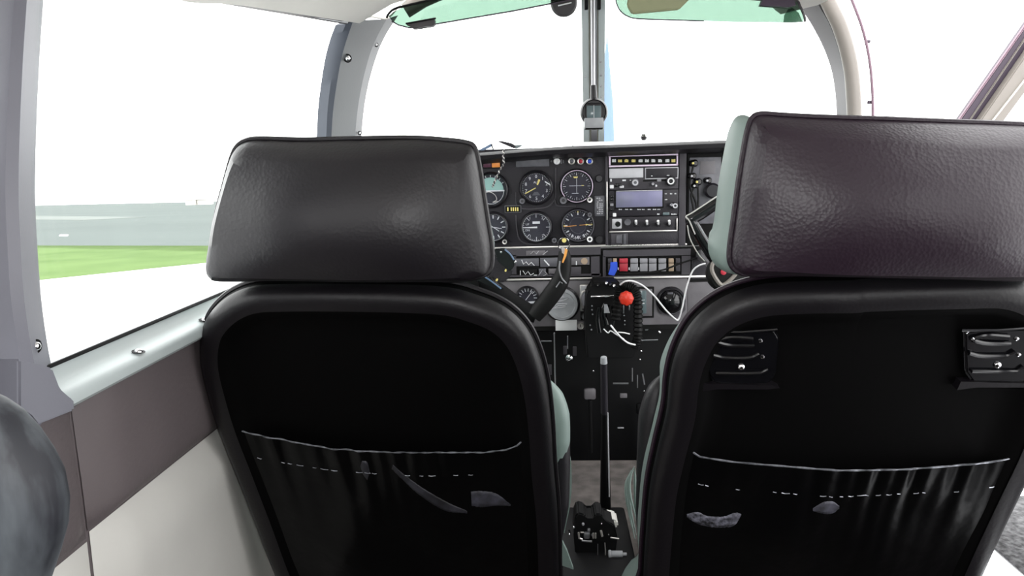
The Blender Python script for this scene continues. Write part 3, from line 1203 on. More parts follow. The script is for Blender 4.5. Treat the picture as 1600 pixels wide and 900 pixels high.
# altimeter
g, c, r, yf = gauge('altimeter', 838, 293, 24, 'black altimeter with yellow pointers, upper gauge row, third from the post side')
g['label'] = 'black round altimeter with two yellow pointers in the upper gauge row'
bm = B()
ticks(bm, c, r, yf, 50, .86, .92, .0005)
for k in range(10):
    a = 2 * PI * k / 10
    text(bm, str(k), (c.x + math.sin(a) * r * .70, yf - .0007, c.z + math.cos(a) * r * .70), r * .30)
text(bm, 'ALT', (c.x, yf - .0007, c.z + r * .33), r * .2)
build('dial_marks', bm, 'mark', g, smooth=False)
bm = B()
pointer(bm, c, r, yf, math.radians(243), .05, .82, .0018, .0022)
pointer(bm, c, r, yf, math.radians(22), .18, .55, .0028, .0046)
build('pointer', bm, 'yellow', g)
bm = B()
prism(bm, [V((c.x + x * r, yf - .0012, c.z + z * r)) for x, z in ((-.28, -.5), (-.14, -.28), (.1, -.28), (.24, -.5))], V((0, .0006, 0)))
build('setting_window', bm, 'placard', g)
bm = B()
prism(bm, [V((c.x + x * r, yf - .0045, c.z + z * r)) for x, z in ((.55, .42), (.9, .2), (.92, .08), (.85, .14), (.55, .34))], V((0, .0006, 0)))
build('glass_glint_tab', bm, 'mark', g)
knob(g, 816, 314, 5.5, m='bezel', cap='placard')
# nav indicator
g, c, r, yf = gauge('course_indicator', 901, 291, 24, 'round course indicator with white bezel ring and crossed needles, upper gauge row', ring='lilac')
bm = B()
ticks(bm, c, r, yf, 36, .80, .88, .0005)
ticks(bm, c, r, yf, 12, .70, .88, .0011)
build('dial_marks', bm, 'mark', g, smooth=False)
bm = B()
box(bm, (c.x + .0, yf - .0014, c.z + .001), (.0007, .0008, r * .95))
box(bm, (c.x, yf - .0018, c.z + .001), (r * .95, .0008, .0008))
box(bm, (c.x - r * .1, yf - .0014, c.z - r * .45), (r * .42, .0008, .0009))
build('needle', bm, 'mark', g)
bm = B()
prism(bm, [V((c.x + x * r, yf - .0018, c.z + z * r)) for x, z in ((-.22, .62), (.08, .62), (.04, .52), (-.16, .52))], V((0, .0006, 0)))
box(bm, (c.x + r * .38, yf - .002, c.z + .0014), (r * .14, .0008, .0016))
build('flag', bm, 'yellow', g)
knob(g, 880, 313, 7, m='bezel', cap='placard')
knob(g, 921, 312, 5.5, m='bezel', cap='silver')
# attitude indicator
g, c, r, yf = gauge('attitude_indicator', 767, 297, 25, 'round artificial horizon with pale green sky half, half hidden by the left headrest')
bm = B()
prism(bm, [V((c.x + r * .80 * math.cos(a), yf - .0008, c.z - r * .02 + r * .80 * math.sin(a))) for a in [PI * k / 20 for k in range(21)]], V((0, .0006, 0)))
build('sky_half', bm, 'mint', g)
bm = B()
box(bm, (c.x, yf - .0016, c.z - r * .05), (r * 1.7, .0008, r * .08))
ticks(bm, c, r, yf, 6, .80, .93, .0014, -PI / 3, PI / 3, False)
tube(bm, [V((c.x + r * .8 * math.cos(a), yf - .001, c.z - r * .06 + r * .8 * math.sin(a))) for a in [-PI + PI * k / 20 for k in range(21)]], .0006, 6)
build('horizon_bar', bm, 'mark', g)
bm = B()
tube(bm, spline([V((c.x + x * r, yf - .003, c.z + z * r)) for x, z in ((-.5, -.2), (-.1, -.1), (.25, -.3), (.35, -.6), (.1, -.75), (.45, -.7))], 6), .0009, 6)
build('miniature_aircraft', bm, 'silver', g)
# heading gyro
g, c, r, yf = gauge('heading_indicator', 771, 355, 22, 'round heading gauge, lower row, half hidden by the left headrest')
bm = B()
ticks(bm, c, r, yf, 12, .62, .86, .0022)
tube(bm, [V((c.x + r * .95 * math.cos(a), yf - .002, c.z + r * .95 * math.sin(a))) for a in [2 * PI * k / 40 for k in range(40)]], .0007, 6, closed=True)
pointer(bm, c, r, yf, math.radians(125), -.2, .5, .0012, .0012)
pointer(bm, c, r, yf, math.radians(100), -.2, .6, .0012, .0012)
build('dial_marks', bm, 'mark', g)
knob(g, 789, 377, 5, m='bezel', cap='silver')
# VSI
g, c, r, yf = gauge('vertical_speed_indicator', 838, 355, 23, 'round gauge with single white needle pointing left, lower gauge row')
bm = B()
ticks(bm, c, r, yf, 8, .66, .92, .0012)
ticks(bm, c, r, yf, 40, .84, .92, .0004)
tube(bm, [V((c.x + r * .93 * math.cos(a), yf - .001, c.z + r * .93 * math.sin(a))) for a in [2 * PI * k / 48 for k in range(48)]], .0006, 6, closed=True)
text(bm, '1', (c.x - r * .42, yf - .0007, c.z + r * .62), r * .26)
text(bm, '2', (c.x + r * .42, yf - .0007, c.z + r * .62), r * .26)
text(bm, '1', (c.x - r * .42, yf - .0007, c.z - r * .6), r * .26)
text(bm, '2', (c.x + r * .42, yf - .0007, c.z - r * .6), r * .26)
text(bm, 'UP', (c.x - r * .6, yf - .0007, c.z + r * .2), r * .2)
text(bm, 'DN', (c.x - r * .6, yf - .0007, c.z - r * .2), r * .2)
box(bm, (c.x, yf - .0008, c.z + r * .32), (r * .5, .0005, r * .16))
build('dial_marks', bm, 'mark', g, smooth=False)
bm = B()
pointer(bm, c, r, yf, math.radians(269), -.06, .9, .0035, .0012)
build('pointer', bm, 'white', g)
knob(g, 866, 375, 5, m='bezel', cap='placard')
# second course indicator
g, c, r, yf = gauge('direction_indicator', 903, 352, 24, 'round compass-rose gauge with thin orange needle, lower gauge row', ring='placard')
bm = B()
ticks(bm, c, r, yf, 12, .68, .86, .0022)
ticks(bm, c, r, yf, 36, .86, .93, .0006)
for k in range(3, 9):
    a = PI + (k - 5.5) * .3
    text(bm, 'NE3W60'[k - 3], (c.x + math.sin(a) * r * .78, yf - .0007, c.z + math.cos(a) * r * .78), r * .24, rot=-a)
build('dial_marks', bm, 'mark', g, smooth=False)
bm = B()
pointer(bm, c, r, yf, math.radians(86), .1, .8, .0010, .0016)
pointer(bm, c, r, yf, math.radians(266), .1, .95, .0012, .0012)
build('needle', bm, 'orange', g)
for a, r0_, r1_ in ((0, .84, .98), (PI / 2 - .05, .84, .98), (-PI / 2, .84, .98), (math.radians(86), .5, .7)):
    bm = B()
    pointer(bm, c, r, yf, a, r0_, r1_, .0036, .0014, .003)
    build('lubber_mark', bm, 'yellow', g)
bm = B()
tube(bm, [V((c.x + r * .52 * math.cos(a), yf - .001, c.z + r * .52 * math.sin(a))) for a in [2 * PI * k / 32 for k in range(32)]], .0004, 6, closed=True)
build('inner_ring', bm, 'placard', g)
knob(g, 921, 373, 6, m='bezel', cap='white')
knob(g, 921, 335, 4.5, m='bezel', cap='placard')
# hour counter
bm = B()
pxbox(bm, 788.5, 321, 814.5, 332.5, YP - .001, .004, .001)
hc = thing('hour_counter', at(801, 332, YP), 'tiny rectangular counter with white digits between the gauge rows', 'counter')
build('frame', bm, 'placard', hc)
bm = B()
pxbox(bm, 789.8, 322.2, 813.2, 331.3, YP - .002, .002, .0006)
build('window', bm, 'hole', hc)
bm = B()
for x, w in ((792.5, 2.0), (798, 1.6), (801, 2), (804.5, 2), (808, 2)):
    pxbox(bm, x, 324, x + w, 329.8, YP - .003, .0012, .0002)
build('digit_drum', bm, 'yellow', hc)

# ---------------- radio stack
def prints(b, xs, y0, y1, Yf, w=2.4, gap=.7):
    for x in xs:
        k = x
        while k < x + w * 2.4:
            ww = random.uniform(.5, 1.1)
            pxbox(b, k, y0 + random.uniform(0, (y1 - y0) * .3), k + ww, y1, Yf, .0006)
            k += ww + gap * random.uniform(.5, 1)


YR = YP - .006
ra = thing('audio_panel', at(1005, 260, YR), 'slim black selector strip in a lilac-white frame, top of the radio stack', 'radio')
bm = B()
pxbox(bm, 954, 244.5, 1057, 257.5, YR, .006, .0008)
build('face', bm, 'hole', ra)
bm = B()
pxbox(bm, 951.5, 241.6, 1059.5, 243.8, YR - .003, .008, .0006)
pxbox(bm, 951.5, 257.4, 1059.5, 260, YR - .003, .008, .0006)
pxbox(bm, 951.5, 243, 954, 258.4, YR - .003, .008, .0006)
pxbox(bm, 1057.2, 243, 1059.5, 258.4, YR - .003, .008, .0006)
build('frame', bm, 'lilac', ra)
for i, x in enumerate((956.5, 966, 976, 987, 998, 1008, 1018, 1028.5, 1040, 1049.5)):
    bm = B()
    for k in range(4):
        pxbox(bm, x + k * 1.55, 248.6 + random.random(), x + k * 1.55 + 1.1, 253.4, YR - .0012, .0012)
    build('legend', bm, 'yellow' if i in (1, 2, 3, 9) else 'mark', ra, smooth=False)

rb = thing('navigation_radio', at(1005, 296, YR), 'silver-grey radio with blank white plate and two round knobs, second in the stack', 'radio')
bm = B()
pxbox(bm, 951.5, 261.5, 1060, 296, YR + .001, .008, .001)
build('face', bm, 'panel2', rb)
bm = B()
pxbox(bm, 952, 263, 1005, 278, YR - .002, .004, .0006)
build('blank_plate', bm, 'plate_lt', rb, label='blank white plate')
bm = B()
pxbox(bm, 1008, 261.5, 1060, 279.5, YR - .001, .003, .0006)
fr = build('display_frame', bm, 'plate_lt', rb)
bm = B()
pxbox(bm, 1009.3, 262.8, 1058.7, 278, YR - .002, .003, .0004)
build('display', bm, 'panel', fr)
bm = B()
pxbox(bm, 1017.5, 274.3, 1019.5, 275.5, YR - .003, .001)
pxbox(bm, 1042, 273.6, 1046, 274.5, YR - .003, .001)
build('display_mark', bm, 'mark', fr, smooth=False)
bm = B()
pxbox(bm, 1005, 281, 1026, 283.4, YR - .0005, .002)
pxbox(bm, 1034, 280.4, 1044, 282.6, YR - .0005, .002)
build('slot', bm, 'hole', rb)
bm = B()
pxbox(bm, 1027, 279.8, 1033, 283.6, YR - .0015, .003, .0004)
build('button', bm, 'switch', rb)
knob(rb, 991.5, 285, 6.2, YR, 'placard', 'plate_lt')
o = knob(rb, 1048, 283, 7.8, YR, 'bezel')
bm = B()
lathe(bm, at(1048, 283, YR - .012), (0, -1, 0), [(.0044, 0), (.0072, 0), (.0072, .002), (.006, .004), (.0044, .003)], 24)
build('knob_ring', bm, 'white', o)
knob(rb, 1019, 287, 2.4, YR, 'placard', 'plate_lt')
knob(rb, 1024, 290, 1.8, YR, 'plate_lt')
for i, (x0, y0, x1, y1, mm) in enumerate(((953, 289, 959, 294.5, 'mark'), (961, 287, 966, 292, 'gloss'), (966.5, 286, 972, 291, 'gloss'), (968, 290, 975, 294, 'plate_lt'), (953.5, 279.5, 956, 284, 'mark'))):
    bm = B()
    pxbox(bm, x0, y0, x1, y1, YR - .004, .006, .0012)
    build('toggle_cap', bm, mm, rb)
bm = B()
pxbox(bm, 972.5, 280.6, 978, 283, YR - .0003, .001)
pxbox(bm, 984, 281, 987, 282.3, YR - .0003, .001)
build('print', bm, 'mark', rb, smooth=False)

rc = thing('display_radio', at(1005, 337, YR), 'black radio with wide blue-grey blank screen, middle of the stack', 'radio')
bm = B()
pxbox(bm, 951.5, 297, 1060, 337, YR + .001, .008, .001)
build('face', bm, 'panel', rc)
bm = B()
pxbox(bm, 960, 297.5, 1037, 326, YR - .001, .003, .0006)
sf = build('screen_frame', bm, 'hole', rc)
bm = B()
pxbox(bm, 962.5, 299, 1035, 323.5, YR - .002, .003, .0004)
build('screen', bm, 'lcd', sf, label='blank blue-grey screen')
bm = B()
pxbox(bm, 963, 297.4, 1035, 298.5, YR - .003, .002)
build('screen_edge', bm, 'plate_lt', sf)
bm = B()
prints(bm, [967, 977, 984, 996, 1003, 1012, 1020, 1027], 326.3, 328, YR - .002, 1.8)
prints(bm, [1039, 1047, 1054], 301.5, 303.5, YR - .0005, 1.2)
prints(bm, [1039], 311, 312.5, YR - .0005, 1.6)
prints(bm, [1027, 1049, 1053], 333.2, 335.6, YR - .0005, 1.6)
build('print', bm, 'mark', rc, smooth=False)
for y in (305, 310, 318, 326):
    bm = B()
    pxbox(bm, 953.5, y, 958.5, y + 4, YR - .002, .004, .0008)
    build('side_key', bm, 'gloss' if y != 318 else 'switch', rc)
bm = B()
pxbox(bm, 957.6, 333, 963, 338.6, YR - .003, .004, .0008)
build('small_tag', bm, 'white', rc)
knob(rc, 1053.5, 321, 5.2, YR, 'bezel', 'plate_lt')
knob(rc, 1048, 319.5, 2.6, YR, 'placard', 'plate_lt')
bm = B()
pxbox(bm, 1036, 331.8, 1046, 336.2, YR - .001, .002, .0005)
build('key', bm, 'lcd2', rc)

rd = thing('transponder', at(1005, 363, YR), 'black unit with four white-tipped knobs in a row, bottom of the radio stack', 'radio')
bm = B()
pxbox(bm, 951.5, 338.5, 1059, 362.5, YR + .001, .008, .001)
build('face', bm, 'panel', rd)
bm = B()
pxbox(bm, 952, 360.4, 1058, 362.4, YR - .002, .004, .0004)
pxbox(bm, 1057, 341, 1058.6, 361, YR - .002, .004, .0004)
build('face_edge', bm, 'silver', rd)
bm = B()
pxbox(bm, 956.5, 342, 971.5, 357.5, YR - .002, .004, .0016)
pl = build('selector_plate', bm, 'plate_lt', rd)
bm = B()
lathe(bm, at(965, 350, YR - .002), (0, -1, 0), [(.0056, 0), (.0056, .007), (.0045, .009), (0, .009)], 20)
build('selector_knob', bm, 'gloss', pl)
bm = B()
lathe(bm, at(980.5, 347, YR), (0, -1, 0), [(.0055, 0), (.0068, .0015), (.0065, .003), (.005, .0028), (0, .001)], 24)
build('round_socket', bm, 'placard', rd)
for x in (994, 1011, 1028.5, 1046):
    bm = B()
    lathe(bm, at(x, 350, YR), (0, -1, 0), [(.0052, 0), (.0052, .004), (.004, .006), (0, .006)], 16)
    kb = build('code_knob', bm, 'bezel', rd)
    bm = B()
    a = at(x, 350, YR - .005)
    b_ = at(x - .3, 345, YR - .014)
    tube(bm, [a, a.lerp(b_, .5), b_], [.0022, .0024, .0027], 10)
    build('knob_tip', bm, 'white', kb)

# plugs and cables in the glovebox opening
gb = thing('connector_cluster', at(1085, 340, YP - .01), 'black connectors with brass tips hanging in the dark recess right of the radio stack', 'connector')
for (x, y, r, mm) in ((1084, 255, 5.5, 'gloss'), (1082, 275, 5, 'gloss'), (1090, 284, 5.5, 'gloss'), (1106, 282, 5, 'gloss'), (1086, 290, 4, 'rubber')):
    bm = B()
    c = at(x, y, YP - .012)
    lathe(bm, c, (.3, -1, 0), [(0, -.01), (r / F * YP, -.01), (r / F * YP, .005), (r / F * YP * .6, .008), (0, .008)], 16)
    cn = build('connector', bm, mm, gb)
    bm = B()
    lathe(bm, c + V((-.003, -.008, 0)), (0, -1, 0), [(0, 0), (.0026, 0), (.002, .003), (0, .003)], 10)
    build('connector_tip', bm, 'yellow' if y in (255, 284) else 'plate_lt', cn)
bm = B()
c = at(1113, 298, YP - .02)
lathe(bm, c, (0, -1, 0), [(0, -.02), (.014, -.02), (.016, 0), (.012, .006), (0, .006)], 24)
build('plug_body', bm, 'bezel', gb)
for pts in (((1086, 290), (1080, 305), (1084, 330), (1082, 352)), ((1090, 288), (1091, 310), (1090, 340), (1092, 358)), ((1083, 260), (1078, 290), (1088, 320), (1085, 345))):
    bm = B()
    tube(bm, spline([at(x, y, YP - .014) for x, y in pts], 8), .0022, 8)
    build('cable', bm, 'rubber', gb)
bm = B()
tube(bm, [at(1090, 362, YP - .02), at(1096, 364, YP - .02)], .0015, 6)
build('brass_end', bm, 'yellow', gb)

# ---------------- second row: two sub panels
zr1 = at(925, 388.5, YP).z
zr2 = at(925, 434, YP).z
zr3 = at(925, 516, YP).z
bm = B()
box(bm, (0, YP + .012, (zr1 + zr3) / 2), (1.06, .02, zr1 - zr3))
lp = thing('lower_panel', (0, YP, zr3), 'lower grey instrument panel with vents, below the two silver strips', 'panel')
build('panel_back', bm, 'hole', lp)
bm = B()
pxbox(bm, 560, 435.2, 1110, 438.2, YP - .006, .007, .0006)
build('silver_strip', bm, 'silver', lp)
bm = B()
pxbox(bm, 560, 439.5, 1071, 511, YP - .001, .008, .002)
build('panel_face', bm, 'panel3', lp)
bm = B()
pxbox(bm, 1073, 439, 1330, 490, YP - .001, .008, .002)
build('panel_face', bm, 'panel3', lp)
cp = thing('placard_panel', at(864, 433, YP - .004), 'charcoal sub-panel with scratched placards and circuit labels, left of the post', 'panel')
bm = B()
for (x0, y0, x1, y1) in ((560, 390, 937, 401.5), (923.5, 401, 937, 432), (560, 431, 937, 434), (560, 401, 806, 431)):
    pxbox(bm, x0, y0, x1, y1, YP - .004, .008)
build('frame', bm, 'panel2', cp)
bm = B()
pxbox(bm, 806, 401, 924, 432, YP - .0005, .004)
build('recess', bm, 'hole', cp)
for (x0, y0, x1, y1, mm) in ((822, 391.5, 852, 399, 'panel3'), (806, 404, 842, 416, 'placard'), (844, 403, 873, 417, 'placard'), (890, 402.5, 921, 414, 'panel3'),
                             (842, 420, 853, 431, 'placard'), (857, 420, 872, 428, 'panel3'), (892, 417, 908, 430, 'panel2'), (812, 421, 839, 430, 'hole'), (874, 403, 888, 417, 'bezel')):
    bm = B()
    pxbox(bm, x0, y0, x1, y1, YP - .0045, .004, .0006)
    pc = build('placard', bm, mm, cp)
for (pts, r) in ((((829, 397), (834, 392), (838, 397), (842, 392)), .0006), (((848, 398), (856, 392)), .0006), (((850, 406), (858, 415)), .0014),
                 (((842, 430), (848, 421), (855, 428), (849, 431)), .0006), (((815, 406), (818, 413), (822, 409), (826, 414), (830, 410), (835, 415)), .0009),
                 (((813, 423), (813, 430)), .0007), (((817, 423), (821, 429), (825, 424), (829, 430), (834, 427)), .0008), (((900.5, 408), (900.5, 414)), .0013), (((834, 430), (839, 430)), .0009)):
    bm = B()
    tube(bm, [at(x, y, YP - .0052) for x, y in pts], r, 5)
    build('scratch_mark', bm, 'mark' if r > .00065 else 'plate_lt', cp)
bm = B()
lathe(bm, at(913, 408, YP - .005), (0, -1, 0), [(0, .001), (.007, .001), (.007, 0)], 16)
build('round_sticker', bm, 'tan', cp)

sp = thing('switch_panel', at(1010, 433, YP - .004), 'charcoal sub-panel with a row of rocker switches below the radio stack', 'panel')
bm = B()
for (x0, y0, x1, y1) in ((942, 390, 1079, 400), (942, 400, 946.5, 432), (1065, 400, 1079, 432), (942, 430.5, 1079, 434)):
    pxbox(bm, x0, y0, x1, y1, YP - .004, .008)
build('frame', bm, 'panel2', sp)
bm = B()
pxbox(bm, 1080, 400, 1330, 434, YP - .001, .006)
build('side_plate', bm, 'panel', sp)
bm = B()
pxbox(bm, 946, 399.5, 1066, 431, YP - .0005, .004)
build('recess', bm, 'hole', sp)
for (x0, x1, mm, lb) in ((950, 956, 'panel2', None), (958, 964, 'tan', 'tan rocker switch'), (968, 981, 'redswitch', 'red rocker switch'), (985, 997, 'switch', None), (1000, 1012, 'switch', None),
                         (1014, 1026, 'switch', None), (1029, 1041, 'switch', None), (1045, 1053, 'tan', 'tan rocker switch'), (1056, 1063, 'panel2', None)):
    bm = B()
    pxbox(bm, x0, 404, x1, 411, YP - .0085, .008, .0012)
    pxbox(bm, x0, 411.3, x1, 424, YP - .0055, .006, .0012)
    build('rocker_switch', bm, mm, sp, **({'label': lb} if lb else {}))
for x in (966, 983, 998):
    bm = B()
    pxbox(bm, x - .8, 418, x + 1, 422, YP - .004, .003, .0004)
    build('switch_gap_light', bm, 'mark', sp)
bm = B()
prism(bm, [at(x, y, YP - .016) for x, y in ((953.5, 410), (964.5, 409), (965, 420), (960, 431), (950, 429), (954, 420))], V((0, .004, 0)))
bmesh.ops.bevel(bm, geom=list(bm.edges), offset=0.001, segments=2, affect='EDGES')
tag(build('blue_tag', bm, 'blue'), 'bright blue plastic tag hooked over the leftmost rocker switches', 'tag')

# black wire across the switches
bm = B()
tube(bm, spline([at(x, y, YP - .022) for x, y in ((968, 428), (1000, 427), (1035, 422), (1062, 412), (1090, 403), (1110, 400))], 8), .0018, 8)
tag(build('black_wire', bm, 'rubber'), 'thin black wire slanting across the rocker switches', 'wire')

# ---------------- lower panel instruments
def simple_gauge(name, px, py, rp, label, mface='dial'):
    return gauge(name, px, py, rp, label, mface, Y=YP - .002)


g, c, r, yf = gauge('suction_gauge', 824, 465, 17, 'small round gauge with white scale low on the left, behind the yoke', Y=YP - .004)
bm = B()
ticks(bm, c, r, yf, 10, .6, .9, .0016, -2.1, 1.6, False)
pointer(bm, c, r, yf, math.radians(38), -.3, .8, .0012, .0012)
prism(bm, [V((c.x + x * r, yf - .0016, c.z + z * r)) for x, z in ((-.5, -.38), (.75, -.32), (.6, -.52), (-.3, -.56))], V((0, .0006, 0)))
build('dial_marks', bm, 'mark', g)
# round vent cap
c = at(878, 474, YP - .004)
R = 25 / F * YP
vc = thing('air_vent', (c.x, YP, c.z - R), 'round pale grey vent cap behind the raised yoke horn', 'vent')
bm = B()
lathe(bm, c, (0, -1, 0), [(0, 0), (R * 1.13, 0), (R * 1.13, .006), (R * 1.02, .01), (R, .008)], 48)
build('vent_ring', bm, 'bezel', vc)
bm = B()
lathe(bm, c, (0, -1, 0), [(R, .006), (R, .014), (R * .96, .018), (R * .82, .0185), (R * .78, .0165), (0, .0165)], 48)
build('vent_cap', bm, 'vent', vc)
bm = B()
for pts in (((870, 471), (879, 464), (888, 466), (880, 470), (870, 471)), ((863, 482), (869, 475), (886, 475), (883, 480), (863, 482)), ((862, 483), (872, 478), (884, 478))):
    tube(bm, [at(x, y, YP - .0215) for x, y in pts], .0011, 6)
build('cap_emblem', bm, 'plate_lt', vc)
# primer plate
pr_ = thing('fuel_primer', at(915, 488, YP - .004), 'silver plate with upright oval grey handle beside the vent cap', 'control')
bm = B()
pxbox(bm, 906, 445, 921, 486, YP - .005, .005, .002)
build('plate', bm, 'silver', pr_)
bm = B()
ov = []
c = at(914, 468, YP - .007)
for a in [2 * PI * k / 28 for k in range(28)]:
    ov.append(V((c.x + .0098 * math.cos(a), c.y, c.z + .0185 * math.sin(a))))
tube(bm, ov, .0022, 8, closed=True)
build('oval_rim', bm, 'silver', pr_)
bm = B()
prism(bm, [c + V((.0085 * math.cos(a), -.001, .017 * math.sin(a))) for a in [2 * PI * k / 28 for k in range(28)]], V((0, .004, 0)))
prism(bm, [c + V((.0055 * math.cos(a), -.008, .013 * math.sin(a))) for a in [2 * PI * k / 28 for k in range(28)]], V((0, .008, 0)))
build('handle', bm, 'switch', pr_)
bm = B()
pxbox(bm, 908, 446.5, 919, 454, YP - .0065, .003, .0006)
build('tag_plate', bm, 'plate_lt', pr_)
bm = B()
prints(bm, [909.5, 913], 482, 484.5, YP - .0056, 2)
build('print', bm, 'hole', pr_, smooth=False)
# two locks
for i, (px, py, lb) in enumerate(((914, 494, 'small round teal-silver lock just below the oval primer handle'), (907, 509, 'small round silver lock beside the white card'))):
    t = thing('key_lock', at(px, py + 6, YP - .004), lb, 'lock')
    bm = B()
    pxbox(bm, px - 7, py - 6.5, px + 7, py + 6.5, YP - .006, .005, .001)
    build('lock_plate', bm, 'hole' if i == 0 else 'panel3', t)
    bm = B()
    lathe(bm, at(px, py, YP - .006), (0, -1, 0), [(0, 0), (.0075, 0), (.0075, .004), (.006, .006), (.005, .005), (0, .005)], 24)
    lk = build('lock_barrel', bm, 'steel' if i == 0 else 'silver', t)
    bm = B()
    box(bm, at(px, py, YP - .0115), (.0016, .001, .006))
    build('key_slot', bm, 'hole', lk)
bm = B()
pxbox(bm, 868, 500, 901.5, 516.5, YP - .012, .0015, .0004)
tag(build('white_card', bm, 'white'), 'blank white card fixed under the round vent cap', 'card')
# fuel pressure display (teal) window
td = thing('trim_display', at(1012, 497, YP - .004), 'framed upright window with pale teal strip right of the red knob', 'display')
bm = B()
pxbox(bm, 989, 448.5, 1022, 497, YP - .006, .006, .001)
build('frame', bm, 'hole', td)
bm = B()
pxbox(bm, 993, 452, 1019, 494, YP - .008, .004, .0006)
ff = build('inner_face', bm, 'panel3', td)
bm = B()
pxbox(bm, 1000, 454, 1010, 490, YP - .009, .003, .0004)
build('teal_strip', bm, 'lcd2', ff)
bm = B()
prints(bm, [1000.5], 468, 469.5, YP - .0095, 2.6)
prints(bm, [1000.5], 473, 475, YP - .0095, 2.6)
build('print', bm, 'mark', ff, smooth=False)
# round black vent on the right
c = at(1048, 470, YP - .002)
R = 20 / F * YP
rv = thing('air_vent', (c.x, YP, c.z - R), 'round black eyeball vent behind the white cable', 'vent')
bm = B()
lathe(bm, c, (0, -1, 0), [(R * 1.15, 0), (R * 1.1, .004), (R * .98, .007), (R * .93, .003), (R * .9, 0)], 40)
build('vent_ring', bm, 'bezel', rv)
bm = B()
lathe(bm, c, (0, -1, 0), [(R * .92, 0), (R * .9, .01), (R * .7, .019), (R * .35, .024), (0, .025)], 40)
build('vent_ball', bm, 'gloss', rv)
bm = B()
pxbox(bm, 1043, 457, 1052, 460, YP - .022, .003, .0006)
tube(bm, [c + V((R * .95 * math.cos(a), -.012, R * .95 * math.sin(a))) for a in [-1.7 + 1.6 * k / 14 for k in range(15)]], .0009, 6)
build('vent_mark', bm, 'placard', rv)
bm = B()
prism(bm, [at(x, y, YP - .006) for x, y in ((1028, 466), (1048, 448), (1070, 466), (1071, 484), (1060, 497), (1032, 490), (1027, 478))], V((0, .004, 0)))
build('vent_plate', bm, 'panel2', rv)
for (x, y) in ((1061, 466), (1078, 468)):
    pass

# throttle quadrant: housing, chrome bar, levers with knobs, ribbed hoses
tq = thing('throttle_quadrant', at(950, 530, 1.47), 'black throttle housing with chrome bar under the centre of the panel', 'control')
YQ = 1.475
bm = B()
prism(bm, [at(x, y, YQ) for x, y in ((917, 458), (926, 452), (926, 441), (966, 441), (971, 452), (1000, 458), (1002, 500), (1000, 530), (990, 560), (918, 560), (914, 500))], V((0, .07, 0)))
bmesh.ops.bevel(bm, geom=list(bm.edges), offset=0.003, segments=2, affect='EDGES')
build('housing', bm, 'black', tq)
bm = B()
pxbox(bm, 923, 461.5, 963, 465.5, YQ - .006, .008, .0022, 3)
build('chrome_bar', bm, 'chrome', tq, label='polished bar across the throttle housing')
for (x, y) in ((947, 443), (959, 447), (934, 446), (953, 445)):
    bm = B()
    lathe(bm, at(x, y, YQ), (0, -1, .3), [(.004, 0), (.004, .006), (.0025, .009), (0, .0095)], 12)
    build('throttle_screw', bm, 'chrome' if x in (947, 959) else 'gloss', tq)
for (pts, w) in ((((936, 480), (934, 500), (937, 520)), .006), (((948, 475), (943, 490), (947, 508)), .010), (((957, 478), (958, 500), (955, 515)), .006)):
    bm = B()
    tube(bm, spline([at(x, y, YQ - .02) for x, y in pts], 5), w * .7, 12, squash=((0, 1, 0), .5))
    build('lever', bm, 'gloss', tq)
for (x, y) in ((925, 478), (925, 484), (926, 491), (975, 493), (976, 501), (976, 507), (922, 508), (924, 515)):
    bm = B()
    lathe(bm, at(x, y, YQ), (0, -1, 0), [(.0016, 0), (.0016, .002), (0, .003)], 8)
    build('rivet', bm, 'steel', tq)
bm = B()
prism(bm, [at(x, y, YQ - .034) for x, y in ((944, 476), (949, 476), (953, 489), (944, 489))], V((0, .005, 0)))
build('lever_plate', bm, 'vent', tq)
# red mixture knob
mk = thing('mixture_knob', at(979, 478, 1.40), 'bright red round mixture knob right of the throttle housing', 'knob')
bm = B()
c = at(978.5, 466, 1.39)
R = 11.3 / F * 1.39
prf_ = []
mtx = axis_mtx(c, (0, -1, 0))
rings = []
NN = 48
for (rr_, hh) in ((.55, -.012), (.9, -.008), (1.0, -.002), (1.0, .004), (.88, .009), (.5, .012), (0.001, .0125)):
    rings.append([mtx @ V((R * rr_ * (1 + .045 * math.cos(8 * a)) * math.cos(a), R * rr_ * (1 + .045 * math.cos(8 * a)) * math.sin(a), hh)) for a in [2 * PI * k / NN for k in range(NN)]])
loft(bm, rings, closed=True)
build('knob', bm, 'red', mk)
bm = B()
cyl(bm, c + V((0, .01, 0)), at(978, 472, 1.50), .004, 12)
build('shaft', bm, 'steel', mk)
bm = B()
for (x, y, h) in ((973.5, 477, 13), (982.5, 477, 8)):
    pxbox(bm, x, y, x + 2, y + h, 1.465, .004, .0006)
build('cover_strip', bm, 'steel', mk)
# ribbed black hose round the knob
hose = thing('ribbed_hose', at(990, 540, 1.45), 'black ribbed hose looping down beside the red knob', 'hose')
bm = B()
pth = spline([at(x, y, 1.44) for x, y in ((962, 500), (966, 470), (968, 452), (978, 447), (990, 452), (996, 468), (997, 500), (996, 530), (990, 545))], 14)
rr_ = [.0088 + .0016 * math.sin(i * 2.1) for i in range(len(pth))]
tube(bm, pth, rr_, 12)
build('hose_wall', bm, 'rubber', hose)

